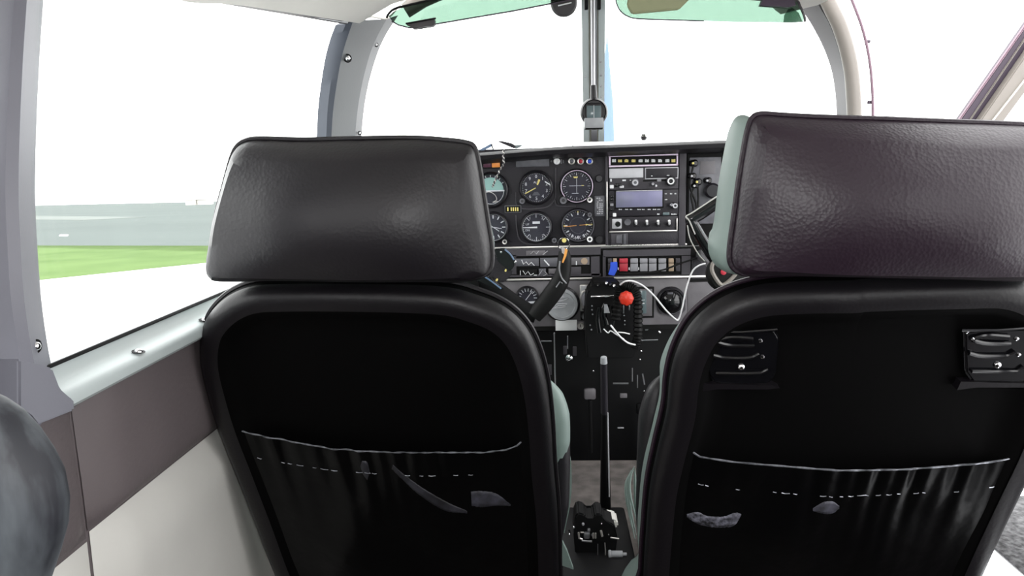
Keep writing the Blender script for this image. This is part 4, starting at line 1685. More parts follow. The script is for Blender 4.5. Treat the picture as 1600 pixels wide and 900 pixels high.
# white cables
wc = B()
tube(wc, spline([at(x, y, Y) for x, y, Y in ((969, 445, 1.42), (976, 440, 1.41), (988, 439, 1.41), (1004, 446, 1.42), (1022, 462, 1.43), (1040, 484, 1.44), (1056, 499, 1.44), (1061, 497, 1.44), (1066, 480, 1.43), (1073, 448, 1.42), (1082, 424, 1.42), (1092, 415, 1.42), (1102, 412, 1.43))], 8), .0017, 8)
tag(build('white_cable', wc, 'white'), 'thin white cable looping across the lower right panel to the right yoke', 'cable')
wc = B()
tube(wc, spline([at(x, y, 1.38) for x, y in ((954, 508), (962, 518), (972, 529), (982, 536), (993, 539))], 8), .0017, 8)
tube(wc, spline([at(x, y, 1.385) for x, y in ((943, 514), (950, 520), (954, 517), (962, 522), (975, 530))], 8), .0012, 8)
tube(wc, spline([at(x, y, 1.385) for x, y in ((966, 519), (975, 520), (984, 522))], 6), .0012, 8)
tag(build('white_cable', wc, 'white'), 'short white cable ends hanging below the throttle housing', 'cable')

# ---------------- under-dash: pedestal, pedals, knob, rods
ud = thing('centre_pedestal', at(945, 700, 1.62), 'black pedestal and wiring under the middle of the panel', 'console')
bm = B()
zt = zr3 + .0
zb = at(940, 722, 1.65).z
box(bm, (at(940, 600, 1.70).x, 1.76, (zt + zb) / 2), (.34, .22, zt - zb), .01)
build('pedestal_body', bm, 'black', ud)
bm = B()
lathe(bm, at(889, 559, 1.60), (0, -1, 0), [(.004, -.03), (.004, 0), (.0078, 0), (.0078, .004), (.005, .005), (.0045, .004), (0, .006)], 24)
build('valve_knob', bm, 'chrome', ud)
for (x0, y0, x1, y1, w) in ((958, 599, 982, 599, .002), (866, 520, 868, 620, .0016), (988, 575, 988, 596, .0013), (1004, 584, 1007, 601, .0016), (996, 586, 996, 606, .0013), (997, 532, 1028, 531, .0014), (997, 532, 997, 536, .001),
                            (845, 533, 862, 533, .0014), (931, 532, 927, 552, .0012), (948, 530, 952, 545, .0012), (887, 525, 887, 545, .0012), (936, 524, 950, 524, .0012)):
    bm = B()
    tube(bm, [at(x0, y0, 1.60), at(x1, y1, 1.60)], w, 6)
    build('control_rod', bm, 'steel', ud)
for (x, y) in ((933, 530), (949, 529), (927, 580), (1002, 549), (1000, 562), (1001, 661), (1006, 611), (1014, 513), (1031, 520)):
    bm = B()
    lathe(bm, at(x, y, 1.595), (0, -1, 0), [(.0024, -.01), (.0024, 0), (.0015, .0015), (0, .002)], 8)
    build('bolt', bm, 'chrome', ud)
# plates (dark grey) on the pedestal
for (x0, y0, x1, y1, mm) in ((880, 541, 886, 554, 'panel2'), (895, 542, 901, 556, 'panel2'), (969, 615, 980, 622, 'panel3'), (856, 570, 862, 586, 'panel2'), (965, 668, 975, 670, 'switch'), (1018, 511, 1024, 514, 'placard')):
    bm = B()
    pxbox(bm, x0, y0, x1, y1, 1.61, .004, .001)
    build('bracket', bm, mm, ud)
bm = B()
lathe(bm, at(1010, 513, 1.58), (0, -1, 0), [(.006, -.02), (.006, 0), (.0045, .003), (.002, .003), (0, .001)], 6)
build('hex_nut', bm, 'steel', ud)
for i, (x, y, lb) in enumerate(((922, 617, 'grey rudder pedal left of the flap lever'), (1004, 640, 'dark rudder pedal right of the flap lever'))):
    pd = thing('rudder_pedal', at(x, y + 10, 1.9), lb, 'pedal')
    bm = B()
    pxbox(bm, x - 9, y - 9, x + 9, y + 8, 1.605 + .0, .012, .004)
    build('pedal_face', bm, 'panel3' if i == 0 else 'black', pd)
    bm = B()
    tube(bm, [at(x, y + 8, 1.61), at(x + 1, y + 60, 1.615), at(x + 1, y + 90, 1.62)], .005, 8)
    build('pedal_arm', bm, 'black', pd)

# flap lever
fl = thing('flap_lever', at(945, 820, 1.32), 'upright flap lever with dark grip and pale end cap between the seats', 'lever')
YF = 1.30
bm = B()
cyl(bm, at(944.5, 646, YF), at(943.5, 566, YF - .03), .0066, 20, .0060)
build('grip', bm, 'panel', fl)
bm = B()
cyl(bm, at(943.5, 568, YF - .03), at(943.3, 557.5, YF - .032), .0064, 20, .0055)
build('end_cap', bm, 'vent', fl, label='pale grey end cap')
bm = B()
cyl(bm, at(946, 808, YF + .10), at(945, 640, YF + .002), .0118, 12, .006)
build('shaft', bm, 'black', fl)
bm = B()
cyl(bm, at(952, 776, YF + .06), at(949.6, 645, YF - .006), .0012, 8)
build('release_rod', bm, 'plate_lt', fl)  # highlight of the lever's rod, drawn as a thin pale cylinder
# spar box / selector between seats
sb = thing('selector_bracket', at(925, 860, 1.28), 'black metal lever bracket with shiny bolts on the floor tunnel between the seats', 'bracket')
ZT = at(925, 850, 1.25).z
bm = B()
box(bm, (at(930, 860, 1.3).x, 1.27, ZT / 2), (.13, .26, ZT), .006)
build('tunnel_box', bm, 'black', sb)
bm = B()
prism(bm, [at(x, y, 1.22) for x, y in ((896, 835), (898, 808), (903, 801), (914, 804), (916, 812), (928, 812), (930, 803), (940, 803), (944, 815), (960, 820), (965, 840), (960, 880), (900, 880))], V((0, .05, 0)))
bmesh.ops.bevel(bm, geom=list(bm.edges), offset=0.0025, segments=2, affect='EDGES')
build('bracket_plate', bm, 'black', sb)
for (x, y, r, mm) in ((897, 824, 2.2, 'chrome'), (890, 835, 2, 'chrome'), (911, 819, 2.4, 'switch'), (920, 828, 3, 'steel'), (926, 836, 2.5, 'steel'), (940, 818, 2, 'chrome'), (951, 835, 2, 'chrome'), (902, 869, 1.4, 'steel'),
                      (901, 883, 1.6, 'steel'), (901, 890, 1.6, 'steel'), (940, 877, 1.6, 'steel'), (940, 885, 1.4, 'steel'), (946, 883, 1.6, 'steel'), (867, 870, 1.4, 'steel')):
    bm = B()
    lathe(bm, at(x, y, 1.218), (0, -1, .2), [(r / F * 1.22, -.02), (r / F * 1.22, .001), (r / F * .8, .003), (0, .0035)], 10)
    build('bolt', bm, mm, sb)
for (pts, w, mm) in ((((904, 832), (905, 841), (910, 843)), .0018, 'silver'), (((909, 845), (918, 846), (925, 846)), .0018, 'steel'), (((907, 832), (912, 832)), .0014, 'silver'), (((927, 833), (927, 841)), .0016, 'silver'),
                     (((930.5, 833), (930.5, 841)), .0016, 'silver'), (((939, 829), (940, 834), (941, 838)), .002, 'silver'), (((954, 840), (967, 842)), .0013, 'silver'), (((945, 848), (946, 860), (946, 871)), .001, 'silver'),
                     (((934, 850), (934, 870), (935, 895)), .0008, 'steel')):
    bm = B()
    tube(bm, [at(x, y, 1.212) for x, y in pts], w, 6)
    build('linkage', bm, mm, sb)
bm = B()
pxbox(bm, 912, 833, 922, 843, 1.214, .01, .003)
build('selector_pointer', bm, 'steel', sb)
bm = B()
prism(bm, [at(x, y, 1.24) for x, y in ((944, 812), (955, 811), (965, 815), (967, 824), (956, 827), (946, 828))], V((0, .04, 0)))
bmesh.ops.bevel(bm, geom=list(bm.edges), offset=0.003, segments=2, affect='EDGES')
tag(build('rubber_block', bm, 'wall_pale'), 'cream block behind the lever bracket between the seats', 'block')
bm = B()
a, b_ = at(955, 866, 1.21), at(973, 866, 1.21)
cyl(bm, a, b_, .0062, 20)
cyl(bm, a + V((-.005, 0, 0)), a, .0075, 16)
cyl(bm, b_, b_ + V((.007, 0, 0)), .003, 10)
build('trim_roller', bm, 'vent', sb, label='short pale green-grey roller')


# ================================================================== YOKES
def yoke_hub(t, c, R, mat_ring='plate_lt'):
    b = B()
    lathe(b, c, (0, -1, 0), [(0, -.03), (R * .8, -.03), (R, -.012), (R, .006), (R * .85, .013), (0, .015)], 32)
    build('hub', b, 'rubber', t)


YY = 1.33
# right yoke: hub with shield badge, left horn rising
ry = thing('control_yoke', at(1130, 470, YY), 'black right-hand control yoke with shield badge beside the right headrest', 'yoke')
hc_ = at(1134, 428, YY)
yoke_hub(ry, hc_, .034)
bm = B()
tube(bm, spline([at(x, y, YY) for x, y in ((1126, 415), (1112, 396), (1096, 372), (1083, 350), (1080, 344), (1084, 340), (1100, 330), (1122, 315), (1150, 298))], 6), [.012, .0115, .0105, .0105, .011, .0115, .0115, .011, .011], 14, squash=((0, 1, 0), .8))
build('horn', bm, 'gloss', ry)
for pts, w, mm in ((((1086, 366), (1077, 345), (1072, 338.5), (1084, 331), (1122, 306)), .0012, 'silver'), (((1091, 350), (1104, 374), (1118, 398)), .0016, 'steel'), (((1074, 352), (1078, 372), (1090, 395), (1101, 408)), .0011, 'silver')):
    bm = B()
    tube(bm, spline([at(x, y, YY - .012) for x, y in pts], 6), w, 6)
    build('horn_edge', bm, mm, ry)
bm = B()
tube(bm, spline([at(x, y, YY) for x, y in ((1150, 425), (1180, 400), (1210, 370), (1222, 340), (1215, 315))], 6), .011, 12)
build('horn', bm, 'gloss', ry)
bm = B()
out = [at(x, y, YY - .016) for x, y in ((1112, 420), (1117, 408), (1131, 402), (1146, 407), (1152, 418), (1148, 430), (1130, 445), (1119, 436))]
tube(bm, spline(out, 5, closed=True), .0036, 8, closed=True)
build('badge_rim', bm, 'beige', ry, label='pale shield-shaped badge rim')
bm = B()
lathe(bm, at(1130, 425, YY - .015), (0, -1, 0), [(.0052, 0), (.005, .003), (0, .0045)], 16)
build('badge_centre', bm, 'redswitch', ry)
bm = B()
cyl(bm, hc_ + V((0, .01, 0)), V((hc_.x, YP - .006, hc_.z + .008)), .012, 16)
build('column', bm, 'steel', ry)
# left yoke, turned clockwise
ly = thing('control_yoke', at(838, 520, YY), 'black left-hand control yoke turned clockwise, key ring hung on its horn', 'yoke')
hl_ = at(722, 436, YY)
yoke_hub(ly, hl_, .034)
bm = B()
arm = spline([at(x, y, YY) for x, y in ((735, 430), (770, 448), (800, 470), (825, 487), (838, 492))], 6)
tube(bm, arm, [.014, .014, .015, .016, .016], 14, squash=((0, 1, 0), .7))
build('arm', bm, 'black', ly)
bm = B()
horn = spline([at(x, y, YY - .004) for x, y in ((834, 494), (848, 478), (862, 460), (874, 442), (880, 425), (882, 405), (881, 392))], 6)
tube(bm, horn, [.015, .0165, .017, .0165, .014, .0125, .009], 16, squash=((0, 1, 0), .8))
build('horn', bm, 'rubber', ly)
bm = B()
tube(bm, spline([at(x, y, YY - .018) for x, y in ((875, 408), (874, 422), (878, 435), (885, 443))], 5), .0014, 6)
tube(bm, [at(x, y, YY - .02) for x, y in ((869, 449), (875, 440), (879, 443))], .0011, 6)
build('horn_edge', bm, 'steel', ly)
bm = B()
tube(bm, spline([at(x, y, YY) for x, y in ((700, 430), (670, 400), (660, 370))], 5), .013, 12)
build('horn', bm, 'rubber', ly)
bm = B()
cyl(bm, hl_ + V((0, .01, 0)), V((hl_.x, YP - .006, hl_.z + .008)), .012, 16)
build('column', bm, 'steel', ly)
# key ring with keys
kr = thing('key_ring', at(881, 410, YY - .03), 'steel key ring with orange-brown tag hanging from the left yoke horn', 'key ring')
bm = B()
c = at(881, 381, YY - .02)
tube(bm, [c + V((.0105 * math.cos(a), 0, .0105 * math.sin(a))) for a in [2 * PI * k / 28 for k in range(28)]], .0009, 6, closed=True)
build('ring', bm, 'chrome', kr)
bm = B()
lathe(bm, at(881.5, 375.5, YY - .018), (0, -1, 0), [(0, 0), (.004, 0), (.004, .002), (0, .0025)], 16)
build('ring_disc', bm, 'yellow', kr)
bm = B()
prism(bm, [at(x, y, YY - .024) for x, y in ((883, 388), (887, 390), (885, 400), (880, 411), (878, 410), (881, 400))], V((0, .002, 0)))
build('tag', bm, 'orange', kr)
bm = B()
prism(bm, [at(x, y, YY - .021) for x, y in ((877, 386), (883, 388), (882, 398), (878, 395))], V((0, .002, 0)))
build('key', bm, 'plate_lt', kr)
# clamp mount on the left yoke: two glossy jaws and a translucent dark plate
cm = thing('tablet_clamp', at(800, 440, YY - .05), 'black plastic clamp mount with two glossy jaws on the left yoke', 'mount')
YC = YY - .05


def slab(pxy, Y, dx, mtl, nm, par, bev=.0015, lb=None, dep=.016):
    b = B()
    prism(b, [at(x, y, Y) for x, y in pxy], V((0, dep, 0)))
    bmesh.ops.bevel(b, geom=list(b.edges), offset=bev, segments=2, affect='EDGES')
    return build(nm, b, mtl, par, **({'label': lb} if lb else {}))


j1 = slab(((772, 390), (789, 389), (797, 396), (804, 406), (803, 418), (796, 424), (778, 408)), YC, 0, 'gloss', 'jaw', cm)
j2 = slab(((740, 436), (753, 430), (762, 433), (787, 452), (779, 453), (760, 445)), YC, 0, 'gloss', 'jaw', cm)
slab(((768, 402), (776, 402), (801, 423), (799, 430), (789, 440), (783, 442), (760, 428), (764, 410)), YC + .012, 0, 'panel', 'back_plate', cm, dep=.006)
for (pts, par) in ((((789, 390), (797, 397), (803, 406)), j1), (((755, 431), (770, 441), (783, 451)), j2)):
    bm = B()
    tube(bm, spline([at(x, y, YC - .001) for x, y in pts], 5), .0014, 6)
    build('jaw_edge', bm, 'bluepaint', par)
for (x, y) in ((790, 423), (776, 438), (783, 394), (805, 410)):
    bm = B()
    lathe(bm, at(x, y, YC + .0), (0, -1, 0), [(.0018, -.012), (.0018, .001), (0, .002)], 8)
    build('rivet', bm, 'yellow' if y > 420 else 'chrome', cm)

# ---------------- things on the glareshield
sg = thing('sunglasses', at(785, 234, 1.53), 'folded dark sunglasses lying on the left of the glareshield', 'sunglasses')
slab(((777, 221), (783, 220), (800, 224), (806, 228), (804, 232), (798, 230)), 1.53, 0, 'panel', 'lens', sg, .0008, dep=.01)
slab(((804, 227), (814, 226), (816, 228), (808, 232), (804, 232)), 1.532, 0, 'lcd2', 'hinge_end', sg, .0006, dep=.008)
slab(((747, 235), (767, 224.5), (770, 226), (768, 229), (756, 235)), 1.53, 0, 'bluepaint', 'temple', sg, .0006, dep=.004)
bm = B()
tube(bm, [at(768, 225, 1.53), at(771, 235, 1.53)], .0012, 6)
build('temple_tip', bm, 'black', sg)
cord = thing('twisted_cord', at(778, 292, 1.48), 'thin twisted grey cord dangling over the artificial horizon', 'cord')
pth = spline([at(x, y, 1.485) for x, y in ((787, 233), (786.5, 245), (787, 256), (782, 264), (777, 275), (772, 286), (770, 292))], 14)
for ph in (0, PI):
    bm = B()
    tube(bm, [p + V((.0014 * math.cos(i * .75 + ph), .0014 * math.sin(i * .75 + ph), 0)) for i, p in enumerate(pth)], .0011, 6)
    build('strand', bm, 'silver' if ph == 0 else 'panel2', cord)


# ================================================================== SEATS
def pillow_rings(outl, prof, center, caps, topk=0.0, d0=0.0):
    """outl: list of 2D points; prof: (inset, depth); caps: (scale, depth) list continuing to centre"""
    n = len(outl)
    nor = []
    for i in range(n):
        t = outl[(i + 1) % n] - outl[i - 1]
        nn = V((-t.y, t.x)).normalized()
        if nn.dot(center - outl[i]) < 0:
            nn = -nn
        nor.append(nn)
    for _ in range(3):
        nor = [(nor[i - 1] + nor[i] + nor[(i + 1) % n]).normalized() for i in range(n)]
    rings = []
    for ins, d in prof:
        rings.append([(outl[i] + nor[i] * (ins + topk * max(0, -nor[i].y) * max(0, d0 - d)), d) for i in range(n)])
    last = [p for p, _ in rings[-1]]
    for s, d in caps:
        rings.append([(center + (p - center) * s, d) for p in last])
    return rings


def make_seat(sx, P0, tilt, back_px, head_px, head_n, pocket_px, plum, label, pxmap=None):
    """sx: -1 left seat, +1 right seat. Outlines as (u, v) in metres about P0."""
    U = V((1, 0, 0))
    VV = V((0, -math.sin(tilt), math.cos(tilt)))
    N = V((0, -math.cos(tilt), -math.sin(tilt)))   # toward the rear
    seat = thing('front_seat', (P0.x, P0.y + .25, 0.0), label, 'seat')
    leather = 'leather_plum' if plum else 'leather'

    def w(p, d):
        return P0 + U * p.x + VV * p.y + N * d

    def shell(nm, outl, prof, caps, m, par, wob=0.0, lb=None, topk=0.0, d0=0.0, dome=None, shear=0.0):
        o2 = [V((p.x, p.y)) for p in spline([V((a, b, 0)) for a, b in outl], 6, closed=True)]
        cx = (min(p.x for p in o2) + max(p.x for p in o2)) / 2
        cy = (min(p.y for p in o2) + max(p.y for p in o2)) / 2
        rings = pillow_rings(o2, prof, V((cx, cy)), caps, topk, d0)
        if dome:
            base_d, hgt = dome
            hx = (max(p.x for p in o2) - min(p.x for p in o2)) / 2
            hy = (max(p.y for p in o2) - min(p.y for p in o2)) / 2
            for i in range(len(rings) - len(caps) - 2, len(rings)):
                rings[i] = [(p, d if i < len(rings) - len(caps) - 1 else base_d + hgt * (1 - min(1, abs((p.x - cx) / hx)) ** 2.0) * (1 - min(1, abs((p.y - cy) / hy)) ** 2.0)) for p, d in rings[i]]
        b = B()
        rows = []
        for rg in rings:
            rows.append([b.verts.new(w(p, d - shear * (p.y - cy) + wob * noise.noise(V((p.x * 9, p.y * 9, d * 20 + sx))))) for p, d in rg])
        for r0_, r1_ in zip(rows, rows[1:]):
            k = len(r0_)
            for i in range(k):
                j = (i + 1) % k
                b.faces.new([r0_[i], r0_[j], r1_[j], r1_[i]])
        ctr = sum((v.co for v in rows[-1]), V((0, 0, 0))) / len(rows[-1])
        if caps:
            cv_ = b.verts.new(ctr)
            for i in range(len(rows[-1])):
                b.faces.new([rows[-1][i], rows[-1][(i + 1) % len(rows[-1])], cv_])
        return build(nm, b, m, par, **({'label': lb} if lb else {})), o2, V((cx, cy))

    def pipe(nm, o2, cen, ins, d, r, m, par, shear=0.0):
        rings = pillow_rings(o2, [(ins, d)], cen, [])
        b = B()
        tube(b, [w(p, dd - shear * (p.y - cen.y)) for p, dd in rings[0]], r, 6, closed=True)
        return build(nm, b, m, par)

    # backrest: black rear shell, pale front cushion
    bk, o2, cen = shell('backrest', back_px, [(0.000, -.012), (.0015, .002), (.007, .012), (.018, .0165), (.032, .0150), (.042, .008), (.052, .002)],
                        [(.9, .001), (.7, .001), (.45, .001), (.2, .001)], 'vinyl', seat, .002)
    # glossier rolled rim of leather
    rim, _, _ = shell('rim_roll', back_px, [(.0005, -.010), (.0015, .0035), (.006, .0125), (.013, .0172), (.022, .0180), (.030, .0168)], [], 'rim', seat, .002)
    shell('front_cushion', back_px, [(.002, -.012), (-.002, -.020), (-.003, -.038), (-.001, -.060), (.008, -.076), (.03, -.085)],
          [(.8, -.085), (.5, -.08), (.2, -.08)], 'pale', seat, .003, 'pale green-grey front padding', topk=.85, d0=-.012)
    pipe('piping', o2, cen, -.0015, -.013, .0030, leather, seat)
    # headrest
    SH = .30
    hr, h2_, hc2 = shell('headrest', head_px, [(-.001, head_n - .018), (.0015, head_n - .004), (.005, head_n + .003), (.011, head_n + .006)],
                         [(k_ / 14, 0) for k_ in range(13, 0, -1)], leather, seat, .004, dome=(head_n + .006, .036), shear=SH)
    fc, _, _ = shell('front_padding', head_px, [(.003, head_n - .016), (-.001 - .007 * plum, head_n - .030), (-.002 - .014 * plum, head_n - .055), (.002 - .010 * plum, head_n - .085), (.018, head_n - .10)],
                     [(.8, head_n - .105), (.4, head_n - .105)], 'pale' if plum else 'pale', hr, .003, 'pale green front padding of the headrest', topk=.34 + .5 * plum, d0=head_n - .016, shear=SH)
    pipe('seam_piping', h2_, hc2, -.002, head_n - .018, .0026, leather, hr, SH)
    vmax = max(b for a, b in back_px)
    umid = sum(a for a, b in head_px) / len(head_px)
    for du in (-.07, .07):
        b = B()
        cyl(b, w(V((umid + du, vmax - .03)), head_n - .05), w(V((umid + du, vmax + .05)), head_n - .05), .006, 12)
        build('headrest_post', b, 'chrome', seat)
    # map pocket
    xs = [p[0] for p in pocket_px]

    def top(u):
        for (a, b_), (c_, d_) in zip(pocket_px, pocket_px[1:]):
            if a <= u <= c_:
                return b_ + (d_ - b_) * (u - a) / (c_ - a)
        return pocket_px[0][1] if u < xs[0] else pocket_px[-1][1]
    u0, u1 = xs[0], xs[-1]
    vb = min(b for a, b in back_px) + .03
    wav = random.Random(3 + int(sx))
    ph = [wav.uniform(0, 6) for _ in range(6)]

    def ripple(u):
        s = (u - u0) / (u1 - u0)
        env = math.sin(PI * min(1, max(0, s))) ** .5 if 0 < s < 1 else 0
        return env * (.5 * math.sin(s * 95 + ph[0] + 2 * math.sin(s * 9 + ph[3])) + .5 * math.sin(s * 61 + ph[1])) * (.35 + .65 * (.5 + .5 * math.sin(s * 6 + ph[2] + (1 if sx > 0 else 0))))

    def pk(s, t):
        u = u0 + (u1 - u0) * s
        tv = top(u) + (.0022 if sx < 0 else .0034) * ripple(u)
        # taper with the seat
        shrink = 1 - .10 * t
        uu = (u0 + u1) / 2 + (u - (u0 + u1) / 2) * shrink - sx * .02 * t
        v = tv + (vb - tv) * t
        d = .006 + .012 * math.sin(PI * s) ** .6 + .0045 * ripple(u) * math.exp(-t * 6) + .012 * noise.noise(V((uu * 11, v * 9, 3 + sx))) * min(1, t * 4) * math.sin(PI * s)
        return w(V((uu, v)), d)
    b = B()
    grid(b, pk, 150, 30)
    po = build('map_pocket', b, 'pocket', seat, label='wrinkled black vinyl map pocket with gathered top edge')
    b = B()
    rr2 = []
    pts = []
    for k in range(260):
        s = k / 259
        q = pk(s, 0.0)
        pts.append(q + N * .001)
        rr2.append(.00115 * (.55 + .45 * abs(math.sin(s * 70 + ph[4]))) if sx < 0 else .0012 * (.7 + .3 * abs(math.sin(s * 40 + ph[4]))))
    tube(b, pts, rr2, 5)
    build('pocket_edge', b, 'edge', po, label='pale worn edge of the pocket')
    b = B()
    for k in range(34):
        s = (k + wav.random() * .5) / 35
        if wav.random() < .55 and .03 < s < .97:
            tube(b, [pk(s, .115) + N * .0012, pk(s + .01, .117) + N * .0012, pk(min(1, s + .006 + .02 * wav.random()), .115) + N * .0012], .0006, 4)
    build('pocket_stitching', b, 'edge', po, kind='stuff')
    # seat cushion and base
    b = B()
    cz = .36
    yb = P0.y + .05 + (P0.z - cz) * math.tan(tilt)
    umid2 = (min(a for a, _ in back_px) + max(a for a, _ in back_px)) / 2
    cxw = P0.x + umid2 - sx * .01
    box(b, (cxw + sx * .03, yb + .25, cz - .06), (.36, .44, .13), .045, 5)
    build('seat_cushion', b, 'leather', seat)
    b = B()
    box(b, (cxw + sx * .03, yb + .22, cz - .16), (.34, .44, .07), .01)
    build('seat_pan', b, 'black', seat)
    for dx in (-.17, .17):
        for dy in (.04, .40):
            b = B()
            cyl(b, (cxw + sx * .03 + dx * .9, yb + dy, 0.0), (cxw + sx * .03 + dx * .9, yb + dy, cz - .15), .012, 10)
            build('leg', b, 'steel', seat)
    for dx in (-.17, .17):
        b = B()
        box(b, (cxw + sx * .03 + dx * .9, yb + .22, .012), (.03, .5, .024), .003)
        build('seat_rail', b, 'steel', seat)
    return seat, w, pk


TILT = math.radians(14)
# ---- left seat: outlines measured on the seat-back plane
P0L = at(585, 449, .87)
Nn = V((0, -math.cos(TILT), -math.sin(TILT)))
VVv = V((0, -math.sin(TILT), math.cos(TILT)))


def uvL(px, py):
    p = atp(px, py, P0L, Nn) - P0L
    return (p.x, p.dot(VVv))


back_px = [(395, 446), (450, 443), (570, 443), (690, 447), (745, 460), (790, 480), (822, 510), (842, 550), (855, 600), (862, 660), (866, 730), (872, 800), (874, 880), (872, 960), (850, 985), (700, 990),
           (560, 985), (480, 965), (448, 930), (424, 880), (398, 810), (370, 740), (342, 670), (324, 610), (313, 560), (314, 520), (326, 490), (355, 462)]
backL = [uvL(*p) for p in back_px]


SHK = .30


def uv_sheared(P0, pts, n0):
    # outline on the headrest's own, more upright plane
    cy = .08
    out = []
    for _ in range(4):
        Q = P0 + Nn * (n0 + SHK * cy)
        D = VVv - Nn * SHK
        nn = V((1, 0, 0)).cross(D).normalized()
        out = []
        for x, y in pts:
            p = atp(x, y, Q, nn) - Q
            out.append((p.x, p.dot(D) / D.dot(D)))
        cy = (max(b for a, b in out) + min(b for a, b in out)) / 2
    return [(a, b - .006) for a, b in out]


HN = .012
head_px = [(378, 217), (400, 214.5), (470, 216), (560, 214), (640, 213), (700, 217), (727, 221), (738, 228), (745, 255), (752, 300), (759, 345), (765, 385), (764, 415), (752, 427), (720, 433), (640, 434), (540, 434), (430, 432),
           (345, 433), (328, 427), (320, 412), (323, 385), (331, 335), (344, 285), (355, 245), (364, 226)]
headL = uv_sheared(P0L, head_px, HN - .006)
pocketL = [uvL(*p) for p in ((362, 655), (372, 664), (400, 670), (450, 677), (520, 688), (580, 692), (640, 694), (700, 695), (757, 697), (790, 695), (808, 690), (818, 682))]
seatL, wL, pkL = make_seat(-1, P0L, TILT, backL, headL, HN, pocketL, False, 'front seat with black back by the left wall, in front of the left window')

# ---- right seat: same seat mirrored, standing further aft
P0R = at(1338, 437, .765)
s_ = 1.0
headR = uv_sheared(P0R, ((1394, 426), (1300, 424), (1230, 423), (1180, 424), (1160, 420), (1149, 408), (1148, 385), (1154, 340), (1162, 280), (1170, 230), (1176, 200), (1183, 181), (1196, 175),
                             (1230, 177), (1290, 180), (1394, 183), (1500, 187), (1580, 190), (1618, 193), (1632, 206), (1640, 250), (1650, 300), (1658, 350), (1662, 395), (1654, 422), (1620, 431), (1500, 428)), HN - .006)



def uvR(px, py):
    p = atp(px, py, P0R, Nn) - P0R
    return (p.x, p.dot(VVv))


bl_ = [uvR(*p) for p in ((1004, 985), (1004, 900), (1008, 830), (1014, 760), (1026, 700), (1040, 640), (1045, 590), (1057, 545), (1082, 500), (1125, 465), (1185, 444), (1260, 438), (1330, 437))]
lh_ = backL[16:] + backL[:3]            # outer half of the left seat, mirrored
br_ = [(-a, b - .004) for a, b in reversed(lh_)]
backR = bl_ + br_
pocketR = [uvR(*p) for p in ((1072, 694), (1090, 705), (1140, 710), (1220, 714), (1300, 719), (1400, 718), (1480, 714), (1540, 711), (1598, 703))]
seatR, wR, pkR = make_seat(1, P0R, TILT, backR, headR, HN, pocketR, True, 'front seat with plum-black back beside the open right door')

# bolsters showing beside the backs
for st, pts, rad in ((seatL, ((852, 590), (866, 622), (872, 660), (874, 720), (874, 790), (868, 850)), [.006, .014, .020, .020, .018, .012]),):
    bm = B()
    tube(bm, spline([at(x - 4, y, 1.04) for x, y in pts], 6), rad, 14)
    build('side_bolster', bm, 'leather', st)  # black stands in for shade on the lower bolster
bm = B()
tube(bm, spline([at(x, y, 1.035) for x, y in ((851, 592), (863, 618), (868, 648), (869, 690), (866, 740))], 6), [.005, .0155, .0205, .0205, .010], 14)
build('bolster_pad', bm, 'pale', seatL, label='pale pad of the inner bolster')  # pale colour stands in for light on the bolster's top
bm = B()
tube(bm, spline([at(x, y, .96) for x, y in ((1046, 585), (1030, 610), (1022, 650), (1020, 720), (1016, 800), (1014, 870))], 6), [.006, .016, .021, .022, .020, .014], 14)
build('side_bolster', bm, 'leather', seatR)
for k, (a, b_, c_, d_) in enumerate((((991, 729), (985, 745), (984, 770), (995, 815)), ((990, 735), (981, 752), (984, 790), (994, 836)), ((992, 732), (992, 750), (993, 790), (994, 812)), ((986, 735), (978, 757), (981, 790), (992, 842)))):
    bm = B()
    tube(bm, spline([at(x, y, 1.10 + k * .004) for x, y in (a, b_, c_, d_)], 6), [.0006, .0022, .0024, .0006], 8)
    build('cushion_pleat', bm, 'pale', seatR)
bm = B()
strip(bm, spline([at(x, y, 1.12) for x, y in ((887, 704), (886, 740), (884, 790), (881, 832))], 6), spline([at(x, y, 1.12) for x, y in ((888, 703), (893, 730), (892, 780), (882, 833))], 6), V((0, .012, 0)))
build('cushion_side', bm, 'pale', seatL)
bm = B()
prism(bm, [at(x, y, 1.10) for x, y in ((879, 848), (886, 862), (896, 890), (885, 886), (872, 882))], V((0, .01, 0)))
build('cushion_skirt', bm, 'pale', seatL)
bm = B()
prism(bm, [at(x, y, 1.05) for x, y in ((845, 884), (856, 883), (868, 876), (869, 910), (845, 910))], V((0, .006, 0)))
build('cushion_skirt', bm, 'pale', seatL)

